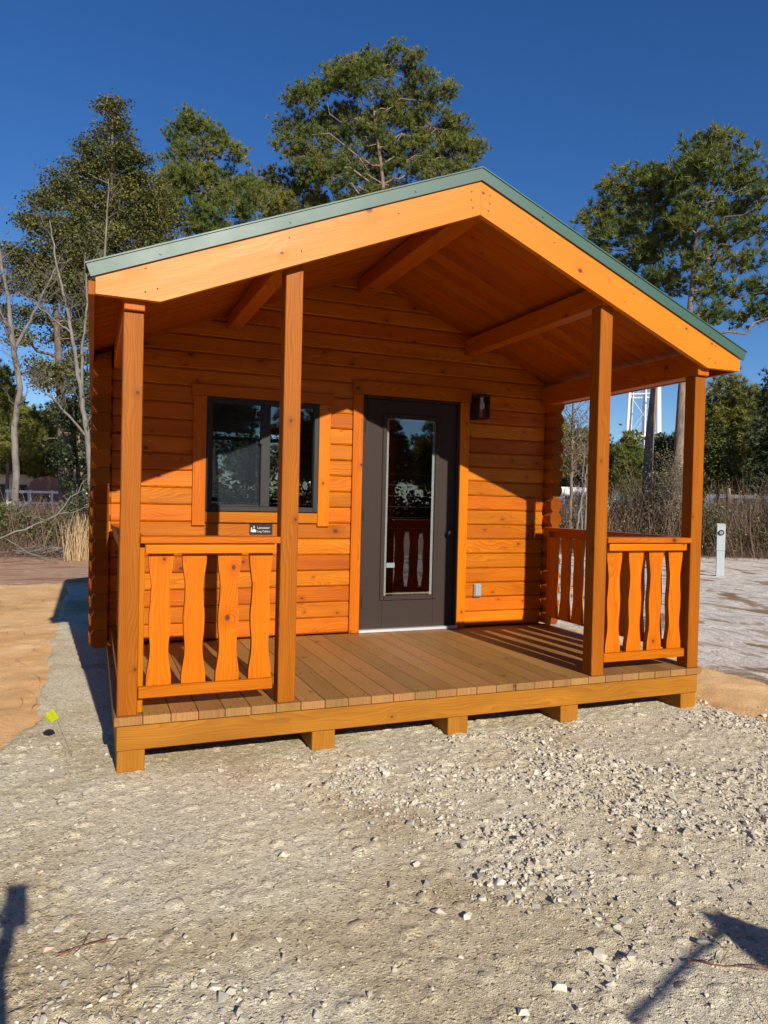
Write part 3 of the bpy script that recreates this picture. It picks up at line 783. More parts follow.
# wall lantern
M_bulb = plain('frosted_bulb', (0.75, 0.75, 0.72), 0.3)
m = MB(); lx0, lx1, lz0, lz1 = 3.095, 3.185, 2.225, 2.455; yw = D-0.001
m.box(lx0, lx1, yw-0.020, yw, lz0, lz1, 0.004); m.box(lx0+0.03, lx1-0.03, yw-0.05, yw-0.019, lz1-0.055, lz1-0.020, 0.004)
cx0, cx1, cy0, cy1 = 3.092, 3.208, yw-0.168, yw-0.052
m.box(cx0-0.004, cx1+0.004, cy0-0.004, cy1+0.004, lz1-0.028, lz1-0.014, 0.003); m.box(cx0+0.02, cx1-0.02, cy0+0.02, cy1-0.02, lz1-0.015, lz1-0.003, 0.004)
m.box(cx0, cx1, cy0, cy1, lz0, lz0+0.012, 0.003)
for a in (cx0, cx1-0.009):
    for b in (cy0, cy1-0.009): m.box(a, a+0.009, b, b+0.009, lz0+0.012, lz1-0.028, 0.001)
lamp = part(m, 'wall_lamp', M_black)
m = MB()
for (a, b, c, d) in ((cx0+0.009, cx1-0.009, cy0+0.003, cy0+0.005), (cx0+0.009, cx1-0.009, cy1-0.005, cy1-0.003), (cx0+0.003, cx0+0.005, cy0+0.009, cy1-0.009), (cx1-0.005, cx1-0.003, cy0+0.009, cy1-0.009)):
    m.box(a, b, c, d, lz0+0.012, lz1-0.028, 0.0003)
part(m, 'lamp_glass', M_lampglass, lamp)
m = MB(); bx_, by_ = (cx0+cx1)/2, (cy0+cy1)/2
m.cyl((bx_, by_, lz1-0.03), (bx_, by_, lz1-0.065), 0.015, n=14)
for z0_, z1_, r0, r1 in ((.065, .085, .014, .026), (.085, .115, .026, .031), (.115, .135, .031, .022), (.135, .145, .022, .006)): m.cyl((bx_, by_, lz1-z0_), (bx_, by_, lz1-z1_), r0, r1, n=16)
part(m, 'bulb', M_bulb, lamp)
# outlet
M_grey = plain('grey_cover', (0.27, 0.27, 0.27), 0.5)
m = MB(); m.box(3.172, 3.252, D-0.022, D-0.001, 0.580, 0.704, 0.006); m.box(3.180, 3.244, D-0.032, D-0.021, 0.590, 0.694, 0.006); part(m, 'outlet_cover', M_grey)

# plaque
m = MB(); m.box(1.067, 1.257, D-0.008, D-0.001, 1.156, 1.242, 0.002); plq = part(m, 'name_plaque', M_black)
def text(s, x, z, size, y, parent, mat, name='lettering', ext=0.0008, bold=0.0):
    cu = bpy.data.curves.new(name, 'FONT'); cu.body = s; cu.size = size; cu.extrude = ext; cu.offset = bold; cu.resolution_u = 3
    ob = bpy.data.objects.new(name, cu); col.objects.link(ob)
    dg = bpy.context.evaluated_depsgraph_get(); dg.update()
    me = bpy.data.meshes.new_from_object(ob.evaluated_get(dg)); bpy.data.objects.remove(ob); bpy.data.curves.remove(cu)
    me.materials.clear(); me.materials.append(mat); me.transform(Matrix.Translation((x, y, z)) @ Matrix.Rotation(math.pi/2, 4, 'X'))
    o = bpy.data.objects.new(name, me); col.objects.link(o); o.parent = parent; return o
M_letter = plain('silver_lettering', (0.5, 0.5, 0.5), 0.4, noise_amt=0.02)
text('Lancaster', 1.130, 1.203, 0.027, D-0.0092, plq, M_letter)
text('Log Cabins', 1.130, 1.174, 0.024, D-0.0092, plq, M_letter)
m = MB(); E0 = D-0.0105; E1 = D-0.0078
m.prism([(1.085, 1.174), (1.121, 1.174), (1.121, 1.190), (1.103, 1.203), (1.085, 1.190)], E0, E1)
m.prism([(1.078, 1.176), (1.084, 1.176), (1.088, 1.190), (1.084, 1.190), (1.087, 1.204), (1.0815, 1.218), (1.076, 1.204), (1.079, 1.190), (1.074, 1.190)], E0, E1)
m.prism([(1.100, 1.205), (1.104, 1.205), (1.104, 1.212), (1.110, 1.212), (1.102, 1.230), (1.094, 1.212), (1.100, 1.212)], E0, E1)
part(m, 'emblem', M_letter, plq)
# ------------------------------------------------------------------ vegetation
B_pine = barkmat('pine_bark', (0.10, 0.072, 0.055), (0.27, 0.20, 0.155), 9)
B_grey = barkmat('pale_bark', (0.10, 0.088, 0.075), (0.22, 0.20, 0.17), 6)
B_dark = barkmat('dark_bark', (0.07, 0.055, 0.04), (0.20, 0.16, 0.12), 8)
L_pine = leafmat('pine_needles_green', (0.070, 0.110, 0.022), (0.150, 0.185, 0.038), (0.21, 0.215, 0.048), 0.3)
L_pine2 = leafmat('pine_needles_yellow', (0.11, 0.14, 0.03), (0.19, 0.20, 0.045), (0.24, 0.22, 0.05), 0.25)
L_holly = leafmat('evergreen_leaves', (0.048, 0.066, 0.020), (0.118, 0.125, 0.036), (0.19, 0.172, 0.052), 0.15, 0.4)
L_dark = leafmat('dark_leaves', (0.030, 0.045, 0.020), (0.070, 0.085, 0.035), None, 0.1, 0.45)
L_green = leafmat('shrub_leaves', (0.07, 0.10, 0.025), (0.15, 0.18, 0.05), (0.12, 0.13, 0.04), 0.25)
L_olive = leafmat('dull_leaves', (0.14, 0.13, 0.055), (0.24, 0.21, 0.10), (0.18, 0.15, 0.08), 0.25)
L_brown = leafmat('dry_twigs', (0.10, 0.062, 0.040), (0.24, 0.165, 0.115), (0.15, 0.09, 0.065), 0.05, 0.8)
L_tan = leafmat('dry_grass', (0.45, 0.31, 0.15), (0.62, 0.46, 0.26), None, 0.2, 0.7)
L_rust = leafmat('rusty_leaves', (0.20, 0.09, 0.05), (0.34, 0.18, 0.11), None, 0.2)

def tube_np(pts, rads, n=7):
    pts = np.asarray(pts, float); m = len(pts); T = np.gradient(pts, axis=0); T /= np.linalg.norm(T, axis=1, keepdims=True)+1e-9
    ref = np.array([0.13, 0.97, 0.21]) if abs(T[0][1]) < 0.9 else np.array([1.0, 0, 0])
    A = np.cross(T, ref); A /= np.linalg.norm(A, axis=1, keepdims=True)+1e-9; B = np.cross(T, A)
    an = np.arange(n)*2*math.pi/n
    V = pts[:, None, :]+np.asarray(rads)[:, None, None]*(np.cos(an)[None, :, None]*A[:, None, :]+np.sin(an)[None, :, None]*B[:, None, :])
    i = np.arange(m*n).reshape(m, n); j = np.roll(i, -1, 1)
    F = np.stack([i[:-1], j[:-1], j[1:], i[1:]], -1).reshape(-1, 4)
    return V.reshape(-1, 3), F
class NB:
    def __init__(s): s.v = []; s.f = []; s.o = 0
    def add(s, v, f): s.v.append(v); s.f.append(f+s.o); s.o += len(v)
    def tube(s, pts, rads, n=7): s.add(*tube_np(pts, rads, n))
    def limb(s, a, b, r0, r1, rr, wob=0.06, seg=5, n=5):
        a = np.asarray(a, float); b = np.asarray(b, float); L = np.linalg.norm(b-a); t = np.linspace(0, 1, seg+1)[:, None]
        p = a+(b-a)*t; j = rr.normal(0, wob*L, (seg+1, 3)); j[0] = 0; j[-1] = 0; p = p+j*0.5
        s.tube(p, np.linspace(r0, r1, seg+1), n)
    def mesh(s, name, mat, parent, smooth=True, k=4):
        if not s.v: return None
        return npmesh(name, np.concatenate(s.v), np.concatenate(s.f), mat, parent, smooth=smooth, k=k)

def needles(P, Dv, n, L, Wd, spread, rr):
    N = len(P)*n; P = np.repeat(P, n, 0); Dv = np.repeat(Dv, n, 0)+rr.normal(0, spread, (N, 3)); Dv /= np.linalg.norm(Dv, axis=1, keepdims=True)+1e-9
    S = np.cross(Dv, rr.normal(size=(N, 3))); S /= np.linalg.norm(S, axis=1, keepdims=True)+1e-9
    l = L*rr.uniform(0.7, 1.15, (N, 1)); v = np.stack([P-S*Wd/2, P+S*Wd/2, P+Dv*l], 1).reshape(-1, 3)
    return v, np.arange(N*3).reshape(-1, 3)
def leaves(P, L, Wd, rr, up=0.5):
    N = len(P); Nn = rr.normal(size=(N, 3)); Nn[:, 2] = np.abs(Nn[:, 2])+up; Nn /= np.linalg.norm(Nn, axis=1, keepdims=True)
    Dv = np.cross(Nn, rr.normal(size=(N, 3))); Dv /= np.linalg.norm(Dv, axis=1, keepdims=True)+1e-9; S = np.cross(Nn, Dv)
    l = L*rr.uniform(0.6, 1.2, (N, 1)); w = Wd*rr.uniform(0.6, 1.2, (N, 1))
    v = np.stack([P, P+Dv*l*.5+S*w/2, P+Dv*l, P+Dv*l*.5-S*w/2], 1).reshape(-1, 3)
    return v, np.arange(N*4).reshape(-1, 4)

def tree(name, label, x, y, rz, trunk, rad, lobes, style, seed, fmat, bmat, cat='tree', group=None, dens=1.0, deep=0.75, under=True):
    """trunk: list of (across, height) ; lobes: (across, height, half-width, half-height) in metres"""
    rr = np.random.default_rng(seed); root = thing(name, label, cat, (x, y, -0.06), rz, group)
    tb = NB(); t = np.array([[a, rr.normal(0, .04), h] for a, h in trunk], float); t[0, 1] = 0
    s = np.linspace(0, len(t)-1, 18); tp = np.stack([np.interp(s, range(len(t)), t[:, k]) for k in range(3)], -1)
    hh = (tp[:, 2]-tp[0, 2])/(tp[-1, 2]-tp[0, 2]+1e-6)
    tb.tube(tp, rad*(1-0.93*hh)*(1+0.35*np.exp(-hh*14)), 10)
    CP, CC = [], []
    for (a, h, rw, rh) in lobes:
        c = np.array([a, rr.normal(0, rw*0.35), h]); rd = (rw+rh)/2*deep
        hb = max(trunk[0][1]+0.5, min(tp[-1, 2]-0.05, h-rh*0.5-abs(a)*0.25)); k = np.argmin(np.abs(tp[:, 2]-hb)); base = tp[k]
        r0 = max(0.02, rad*(1-0.8*hh[k])*0.45)
        tb.limb(base, c, r0, r0*0.35, rr, 0.09, 7, 6)
        rw *= (1.15 if style == 'pine' else 1.25); rh *= 1.2; n = max(4, int((rw*rh*math.pi)*(8.0 if style == 'pine' else 9.5)*dens))
        u = rr.normal(size=(n, 3)); u /= np.linalg.norm(u, axis=1, keepdims=True); u *= rr.uniform(0.15, 1, (n, 1))**0.42
        C = c+u*np.array([rw, rd, rh])*0.92
        for q in C:
            tb.limb(c+(q-c)*0.1, q, r0*0.3, 0.008, rr, 0.10, 3, 3)
        CC.append(C); CP.append((C-c)/(np.linalg.norm(C-c, axis=1, keepdims=True)+1e-9))
    if under:
        for i in range(int(6+rr.integers(5))):             # short dead limb stubs below the crown
            k = rr.integers(3, 12); an = rr.uniform(0, 6.28); L = rr.uniform(0.3, 1.2)*max(0.5, rad*4)
            tb.limb(tp[k], tp[k]+np.array([math.cos(an)*L, math.sin(an)*L, rr.uniform(-.1, .3)*L]), rad*0.16, 0.006, rr, 0.1, 4, 4)
    tb.mesh('trunk', bmat, root)
    C = np.concatenate(CC); O = np.concatenate(CP)
    if style == 'pine':
        m = 10; Pt = np.repeat(C, m, 0)+rr.normal(0, 0.20, (len(C)*m, 3))*np.array([1, 1, 0.72]); Dv = np.repeat(O, m, 0)*0.5+np.array([0, 0, 0.55])+rr.normal(0, 0.35, (len(C)*m, 3))
        Dv /= np.linalg.norm(Dv, axis=1, keepdims=True); v, f = needles(Pt, Dv, 27, 0.25, 0.030, 0.55, rr); k = 3
    elif style == 'leaf':
        m = 90; Pt = np.repeat(C, m, 0)+rr.normal(0, 0.19, (len(C)*m, 3))*np.array([1.1, 1.1, 0.55]); v, f = leaves(Pt, 0.12, 0.08, rr); k = 4
    elif style == 'cedar':
        m = 12; Pt = np.repeat(C, m, 0)+rr.normal(0, 0.20, (len(C)*m, 3))*np.array([1, 1, 0.6]); Dv = np.repeat(O, m, 0)+np.array([0, 0, 0.15])+rr.normal(0, 0.3, (len(C)*m, 3))
        v, f = needles(Pt, Dv, 12, 0.20, 0.04, 0.5, rr); k = 3
    npmesh('crown', v, f, fmat, root, k=k)
    return root

tree('evergreen_tree', 'tall dark olive evergreen with a pointed top behind the left end of the roof', 0.62, 27.02, -0.025, [(0.02, 0.0), (-0.16, 9.37), (-0.21, 13.41), (-0.24, 17.04)], 0.28, [(-0.23, 16.84, 0.36, 0.65), (-0.12, 15.83, 0.65, 0.65), (-0.5, 15.01, 0.89, 0.65), (0.4, 14.63, 0.89, 0.81), (1.15, 13.84, 0.65, 0.73), (-0.95, 14.0, 0.73, 0.65), (-1.52, 14.26, 0.4, 0.32), (0.57, 13.02, 1.21, 0.89), (-0.63, 12.79, 1.05, 0.81), (1.4, 12.43, 0.89, 0.89), (-1.2, 11.57, 1.13, 0.73), (0.22, 11.4, 1.41, 0.81), (1.64, 11.03, 1.01, 0.89), (-1.36, 10.15, 1.21, 0.81), (-0.01, 9.78, 1.41, 0.89), (-0.7, 8.55, 1.01, 0.81), (0.9, 8.99, 1.21, 1.01)], 'leaf', 301, L_holly, B_dark, dens=1.6)
tree('evergreen_tree', 'broad dark evergreen with ragged layered limbs at the far left, sky showing through', -1.31, 24.01, 0.042, [(0.37, 0.0), (0.11, 4.83), (-0.14, 8.37), (-0.18, 11.92)], 0.24, [(0.09, 12.46, 0.5, 0.43), (-0.36, 11.91, 0.43, 0.28), (-0.81, 11.73, 0.32, 0.25), (-0.16, 11.14, 0.85, 0.43), (-1.07, 10.83, 0.32, 0.25), (0.15, 10.33, 1.06, 0.5), (-1.1, 9.7, 0.43, 0.32), (-0.39, 9.5, 0.99, 0.43), (-1.67, 9.68, 0.32, 0.32), (0.45, 8.74, 0.92, 0.5), (-0.79, 8.64, 0.92, 0.43), (-1.78, 8.62, 0.43, 0.32), (-1.11, 7.71, 0.64, 0.32), (0.25, 7.32, 0.92, 0.43), (-1.37, 6.85, 0.5, 0.25), (-0.35, 6.03, 0.57, 0.25), (0.71, 6.19, 0.57, 0.5), (0.09, 5.4, 0.78, 0.32), (-0.77, 5.66, 0.32, 0.18), (0.68, 4.67, 0.57, 0.32), (0.05, 4.4, 0.43, 0.21)], 'leaf', 302, L_holly, B_dark, dens=1.6)
tree('ivy_covered_tree', 'dark ivy covered trunk standing close to the left log ends', -0.44, 22.03, 0.011, [(0.01, 0.0), (-0.12, 3.32), (-0.05, 5.32)], 0.2, [(0.03, 4.82, 0.3, 0.47), (-0.21, 3.98, 0.33, 0.47), (0.2, 3.66, 0.27, 0.6), (-0.48, 4.04, 0.23, 0.3), (0.03, 2.82, 0.33, 0.47), (-0.43, 2.47, 0.23, 0.4), (0.31, 2.32, 0.27, 0.47), (-0.14, 1.81, 0.3, 0.3), (-0.64, 2.9, 0.17, 0.27)], 'leaf', 303, L_dark, B_pine, dens=1.7)
tree('pine_tree', 'bushy green pine just right of the pointed evergreen, above the roof slope', 5.29, 31.62, -0.151, [(0.01, 0.0), (-0.39, 11.11), (-0.75, 19.39)], 0.3, [(-1.14, 19.48, 0.78, 0.49), (-1.9, 18.78, 0.68, 0.58), (-0.44, 18.81, 0.88, 0.58), (0.66, 18.06, 0.68, 0.49), (-1.28, 17.67, 1.27, 0.78), (0.3, 17.07, 1.27, 0.68), (1.38, 16.61, 0.78, 0.49), (-0.75, 16.22, 1.56, 0.78), (1.17, 15.78, 1.17, 0.58), (-1.78, 16.44, 0.88, 0.68), (-1.49, 14.89, 1.46, 0.78), (0.22, 14.78, 1.46, 0.78), (-2.38, 15.45, 0.58, 0.68)], 'pine', 304, L_pine, B_pine, dens=1.1)
tree('pine_tree', 'low rounded pine crown between the bushy pine and the largest pine', 9.74, 34.79, -0.249, [(0.01, 0.0), (-0.23, 12.47), (-0.53, 18.53)], 0.26, [(-0.54, 18.86, 1.21, 0.55), (0.75, 18.34, 0.88, 0.55), (-1.45, 18.18, 1.1, 0.66), (-0.1, 17.33, 1.87, 0.77), (1.32, 17.58, 0.66, 0.44)], 'pine', 305, L_pine2, B_pine, dens=1.1)
tree('pine_tree', 'largest pine with a wide domed crown rising behind the roof peak', 14.08, 31.27, -0.384, [(0.54, 0.0), (0.09, 12.15), (-0.37, 18.48), (-1.22, 23.76)], 0.36, [(-1.25, 24.71, 0.95, 0.58), (-2.66, 24.15, 0.85, 0.58), (0.34, 24.53, 1.06, 0.58), (1.58, 23.93, 0.74, 0.48), (-3.43, 23.39, 0.95, 0.53), (-1.57, 23.11, 1.59, 0.85), (0.55, 22.84, 1.59, 0.85), (2.4, 23.05, 0.85, 0.63), (-4.45, 22.2, 1.06, 0.63), (-2.58, 21.5, 1.59, 0.95), (-0.18, 21.03, 1.8, 1.06), (2.18, 21.45, 1.48, 0.85), (-5.21, 21.12, 0.85, 0.63), (3.51, 21.22, 0.63, 0.53), (-4.12, 20.09, 1.27, 0.85), (-5.54, 19.95, 0.53, 0.42), (-1.46, 19.52, 1.8, 0.85), (1.18, 19.68, 1.8, 0.85), (3.29, 19.73, 1.16, 0.85), (4.28, 20.18, 0.48, 0.74), (-3.01, 18.42, 1.27, 0.74), (-4.34, 18.82, 0.85, 0.63), (-0.09, 17.96, 2.01, 0.85), (2.54, 18.34, 1.48, 0.74), (-1.75, 17.13, 1.37, 0.74)], 'pine', 306, L_pine, B_pine, dens=1.15)
tree('pine_tree', 'pine with the straight grey trunk standing in front of the water tower', 18.2, 15.85, -0.747, [(-0.35, 0.0), (-0.25, 3.87), (-0.13, 5.81), (-0.2, 9.15), (-0.38, 12.66)], 0.21, [(-0.89, 13.28, 0.56, 0.35), (-1.51, 12.85, 0.49, 0.35), (-0.18, 13.09, 0.63, 0.42), (-2.12, 12.2, 0.49, 0.39), (-1.0, 12.23, 0.84, 0.49), (0.19, 12.4, 0.63, 0.42), (-2.53, 11.63, 0.32, 0.28), (-1.68, 11.37, 0.77, 0.46), (-0.34, 11.33, 0.98, 0.49), (-2.29, 10.86, 0.49, 0.32), (0.57, 11.45, 0.49, 0.42), (-1.09, 10.54, 0.84, 0.42), (0.04, 10.35, 0.91, 0.46), (-1.49, 9.82, 0.42, 0.25), (-0.35, 9.43, 0.7, 0.32), (0.5, 9.17, 0.56, 0.28)], 'pine', 307, L_pine, B_pine, dens=1.35, under=False)
tree('pine_tree', 'tallest right pine with an open crown reaching the right edge', 18.52, 14.14, -0.8, [(-0.76, 0.0), (-0.7, 3.76), (-0.66, 5.58), (-0.41, 9.4), (-0.17, 13.38)], 0.21, [(-0.14, 13.65, 0.46, 0.3), (-0.63, 13.24, 0.4, 0.3), (0.43, 13.33, 0.46, 0.3), (0.9, 12.91, 0.33, 0.26), (-0.08, 12.72, 0.73, 0.43), (0.66, 12.21, 0.6, 0.4), (-0.73, 12.31, 0.53, 0.4), (1.49, 12.1, 0.4, 0.3), (-0.18, 11.59, 0.79, 0.43), (0.95, 11.35, 0.66, 0.33), (1.88, 11.44, 0.46, 0.36), (-0.55, 10.79, 0.6, 0.36), (0.51, 10.55, 0.73, 0.36), (1.58, 10.51, 0.66, 0.26), (-0.12, 9.8, 0.66, 0.36), (1.0, 9.7, 0.6, 0.26), (2.19, 9.86, 0.4, 0.26), (-0.03, 8.91, 0.53, 0.33), (0.9, 8.77, 0.53, 0.23), (1.83, 8.59, 0.73, 0.26), (0.33, 8.03, 0.53, 0.23), (1.33, 7.85, 0.73, 0.23), (2.19, 7.74, 0.46, 0.3), (-0.13, 7.75, 0.33, 0.2), (-0.33, 6.92, 0.26, 0.13)], 'pine', 308, L_pine, B_pine, dens=1.35, under=False)
tree('yellow_green_tree', 'yellow green tree directly right of the far right porch post', 24.32, 18.18, -0.835, [(-0.0, 0.0), (-0.17, 4.37), (-0.22, 6.02)], 0.14, [(-0.36, 6.51, 0.58, 0.37), (0.35, 6.28, 0.5, 0.33), (-0.76, 5.92, 0.58, 0.41), (0.08, 5.7, 0.74, 0.46), (0.7, 5.46, 0.41, 0.37), (-0.53, 5.19, 0.74, 0.41), (0.47, 4.88, 0.58, 0.41), (-0.09, 4.28, 0.83, 0.5), (0.82, 4.39, 0.37, 0.41), (-0.74, 3.94, 0.58, 0.41), (0.43, 3.63, 0.66, 0.41)], 'pine', 309, L_pine2, B_pine, dens=1.6)
tree('broadleaf_tree', 'rounded dark green tree below the yellow green tree', 22.55, 17.15, -0.821, [(-0.0, 0.0), (-0.05, 3.03), (-0.16, 4.2)], 0.12, [(-0.16, 4.2, 0.47, 0.39), (-0.46, 3.61, 0.47, 0.39), (0.25, 3.62, 0.47, 0.39), (-0.13, 3.03, 0.7, 0.43), (0.51, 2.73, 0.39, 0.35), (-0.58, 2.7, 0.39, 0.35)], 'leaf', 310, L_green, B_dark, dens=1.2)
tree('dark_conifer', 'dark conifer cut off by the right edge of the photo', 23.29, 14.77, -0.896, [(0.0, 0.0), (-0.08, 4.07), (-0.23, 6.62)], 0.2, [(-0.29, 6.33, 0.33, 0.36), (-0.42, 5.71, 0.51, 0.36), (-0.11, 5.09, 0.66, 0.4), (-0.53, 4.61, 0.44, 0.33), (-0.08, 4.07, 0.87, 0.44), (-0.43, 3.52, 0.66, 0.36), (0.03, 2.98, 0.95, 0.51), (-0.46, 2.39, 0.58, 0.33)], 'cedar', 311, L_dark, B_dark, dens=2.2)
tree('young_pine', 'young pine standing left of the water tower legs', 27.35, 27.79, -0.714, [(-0.0, 0.0), (-0.06, 3.54), (-0.01, 5.31)], 0.09, [(-0.0, 5.09, 0.33, 0.33), (-0.09, 4.43, 0.5, 0.44), (0.15, 3.66, 0.66, 0.44), (-0.27, 3.09, 0.66, 0.44), (0.08, 2.55, 0.72, 0.39)], 'pine', 312, L_pine, B_pine, dens=3.0)
tree('young_pine', 'young dark pine right of the water tower legs', 24.73, 22.06, -0.763, [(-0.0, 0.0), (-0.05, 3.26), (-0.1, 4.66)], 0.1, [(-0.28, 4.56, 0.37, 0.28), (0.19, 4.39, 0.37, 0.28), (-0.17, 3.91, 0.61, 0.37), (0.31, 3.55, 0.47, 0.37), (-0.43, 3.25, 0.47, 0.37), (0.05, 2.8, 0.65, 0.37)], 'pine', 313, L_dark, B_pine, dens=3.0)
tree('young_pine', 'young pine close to the inner right porch post, left of the tower', 27.94, 29.9, -0.692, [(-0.0, 0.0), (-0.06, 3.34), (-0.1, 4.68)], 0.09, [(-0.03, 4.51, 0.41, 0.35), (-0.25, 3.98, 0.53, 0.41), (0.12, 3.4, 0.58, 0.47), (-0.22, 2.81, 0.64, 0.47)], 'pine', 314, L_dark, B_pine, dens=3.0)
tree('leaning_pine', 'pine with flat layered boughs left of the ivy covered trunk', -1.16, 30.02, 0.03, [(0.45, 0.0), (0.27, 3.85), (0.07, 4.92)], 0.14, [(-0.29, 5.13, 0.43, 0.26), (-0.88, 4.77, 0.52, 0.22), (0.17, 4.54, 0.52, 0.26), (-1.38, 4.33, 0.43, 0.22), (-0.43, 4.09, 0.69, 0.26), (-1.19, 3.64, 0.61, 0.22)], 'pine', 315, L_pine, B_pine, dens=2.2)
tree('pine_tree', 'dark pine branch end at the left edge above the white building', -3.61, 29.85, 0.102, [(-0.4, 0.0), (-0.4, 3.69), (-0.33, 6.62)], 0.16, [(-0.23, 6.37, 0.38, 0.33), (0.03, 5.96, 0.33, 0.25), (-0.37, 5.53, 0.58, 0.38), (0.13, 5.37, 0.38, 0.25), (-0.43, 4.61, 0.75, 0.38)], 'pine', 316, L_pine, B_pine, dens=2.0)
BG = [(-4.28, 37.83, 1.0), (-3.41, 41.91, 1.0), (-2.03, 39.99, 0.95), (-0.9, 43.02, 1.1), (0.19, 39.03, 1.0), (2.34, 42.97, 1.15), (-6.11, 39.62, 1.2), (-8.46, 41.27, 1.3), (28.96, 36.69, 1.15), (28.3, 33.45, 0.9), (32.28, 36.69, 1.0), (35.05, 34.32, 0.9), (31.79, 27.74, 1.0), (34.41, 27.89, 1.2), (32.97, 25.01, 1.0), (35.1, 25.6, 1.2), (34.62, 23.0, 1.3), (37.19, 22.91, 1.2)]
BL = ['distant pine at the left edge, behind the long white building', 'distant pine standing right behind the pale bent bare tree', 'distant pine behind the rounded reddish brown roof', 'distant pine behind the ivy covered trunk', 'distant pine mostly hidden behind the left log ends', 'distant pine behind the left half of the cabin', 'distant pine just outside the left edge of the photo', 'distant pine well outside the left edge of the photo', 'distant pine behind the right log corner of the porch', 'distant pine rising behind the pale grey camper', 'distant pine left of the inner right porch post, behind the long building', 'distant pine behind the legs of the water tower', 'distant pine behind the outermost right porch post', 'distant pine straight behind the yellow green tree', 'distant pine behind the utility pedestal, right of the yellow green tree', 'distant pine behind the dark conifer at the right edge', 'distant pine just outside the right edge of the photo', 'distant pine well outside the right edge of the photo']
proto = tree('background_pine', 'distant pine at the left edge, behind the long white building', BG[0][0], BG[0][1], 0.3, [(0, 0), (.1, 3), (0, 6.2)], .13,
    [(0, 6.1, .7, .5), (.5, 5.5, .9, .5), (-.6, 5.3, .9, .5), (0, 4.8, 1.3, .6), (1.0, 4.4, .9, .5), (-1.1, 4.2, 1.0, .5), (.2, 3.9, 1.6, .6), (-.8, 3.2, 1.2, .5), (.9, 3.1, 1.1, .5)], 'pine', 400, L_pine2, B_pine, dens=1.5, group='pines of the distant stand')
for k, (x, y, s_) in enumerate(BG[1:]):
    c = copy_tree(proto); c.location = (x, y, -0.1); c.rotation_euler = (0, 0, k*1.9); c.scale = (s_*random.uniform(.9, 1.15), s_*random.uniform(.9, 1.15), s_*random.uniform(.8, 1.1)); c['label'] = BL[k+1]
for k in range(26):
    x = -12+k*2.5+random.uniform(-.8, .8); y = -42+random.uniform(-5, 3)
    c = copy_tree(proto); c.location = (x, y, -0.1); c.rotation_euler = (0, 0, k*1.3); s_ = random.uniform(.75, 1.25) if k % 4 else random.uniform(1.4, 1.75); c.scale = (s_*1.1, s_*1.1, s_)
    c['label'] = 'dark pine across the clearing, mirrored in the door and window glass'; c['group'] = 'pines mirrored in the glass'
# far wood that reads as one mass
rr = np.random.default_rng(55); n = 2600; an = rr.uniform(-1.0, 1.75, n); dd = rr.uniform(56, 82, n); X = np.sin(an)*dd; Y = np.cos(an)*dd-4
hh = (4.2+4.5*fbm(an*9+3, dd*0.05, 91))*rr.uniform(.05, 1, n)**.8
C = np.stack([X, Y, hh], -1); P = np.repeat(C, 46, 0)+rr.normal(0, .75, (n*46, 3))*np.array([1, 1, .7]); v, f = leaves(P, .55, .34, rr)
tag(npmesh('distant_wood', v, f, L_pine, k=4), 'continuous dark green wood along the horizon', 'wood', kind='stuff')
rr = np.random.default_rng(56); nb = NB()
for k in range(90):
    a = rr.uniform(-1.0, 1.75); d = rr.uniform(50, 58); x, y = math.sin(a)*d, math.cos(a)*d-4; nb.tube([(x, y, -.1), (x+rr.normal(0, .1), y, 3), (x+rr.normal(0, .3), y, 6.5)], [.14, .12, .05], 6)
o = nb.mesh('distant_trunks', B_pine, None); tag(o, 'bare pine stems at the edge of the wood on the horizon', 'tree trunks', kind='stuff')


# bare trees -----------------------------------------------------------
def bare_tree(name, label, x, y, rz, stems, seed, mat, twigs=60, tl=1.3, fol=None, group=None):
    """stems: lists of (across, depth, height, radius)"""
    rr = np.random.default_rng(seed); root = thing(name, label, 'tree', (x, y, -0.06), rz, group); nb = NB(); tips = []
    for st in stems:
        p = np.array([q[:3] for q in st], float); r = np.array([q[3] for q in st]); s = np.linspace(0, len(p)-1, 6*len(p))
        pp = np.stack([np.interp(s, range(len(p)), p[:, k]) for k in range(3)], -1)+rr.normal(0, 0.012, (len(s), 3)); rp = np.interp(s, range(len(p)), r)
        nb.tube(pp, rp, 8)
        for i in range(twigs):
            k = int(rr.uniform(0.35, 1)*(len(pp)-1)); an = rr.uniform(0, 6.28); L = tl*rr.uniform(0.4, 1.2)
            e = pp[k]+np.array([math.cos(an)*L*0.6, math.sin(an)*L*0.6, L*rr.uniform(0.35, 0.95)])
            nb.limb(pp[k], e, min(0.018, rp[k]*0.4), 0.005, rr, 0.08, 5, 3)
            for j in range(4):
                q = pp[k]+(e-pp[k])*rr.uniform(0.4, 1); L2 = L*rr.uniform(0.2, 0.5); an = rr.uniform(0, 6.28)
                e2 = q+np.array([math.cos(an)*L2*.6, math.sin(an)*L2*.6, L2*rr.uniform(.2, .9)]); nb.limb(q, e2, 0.006, 0.003, rr, 0.08, 3, 3); tips.append(e2)
    nb.mesh('trunk', mat, root)
    if fol is not None:
        T = np.array(tips); T = np.repeat(T, 8, 0)+rr.normal(0, 0.12, (len(T)*8, 3)); v, f = leaves(T, 0.07, 0.045, rr); npmesh('crown', v, f, fol, root, k=4)
    return root
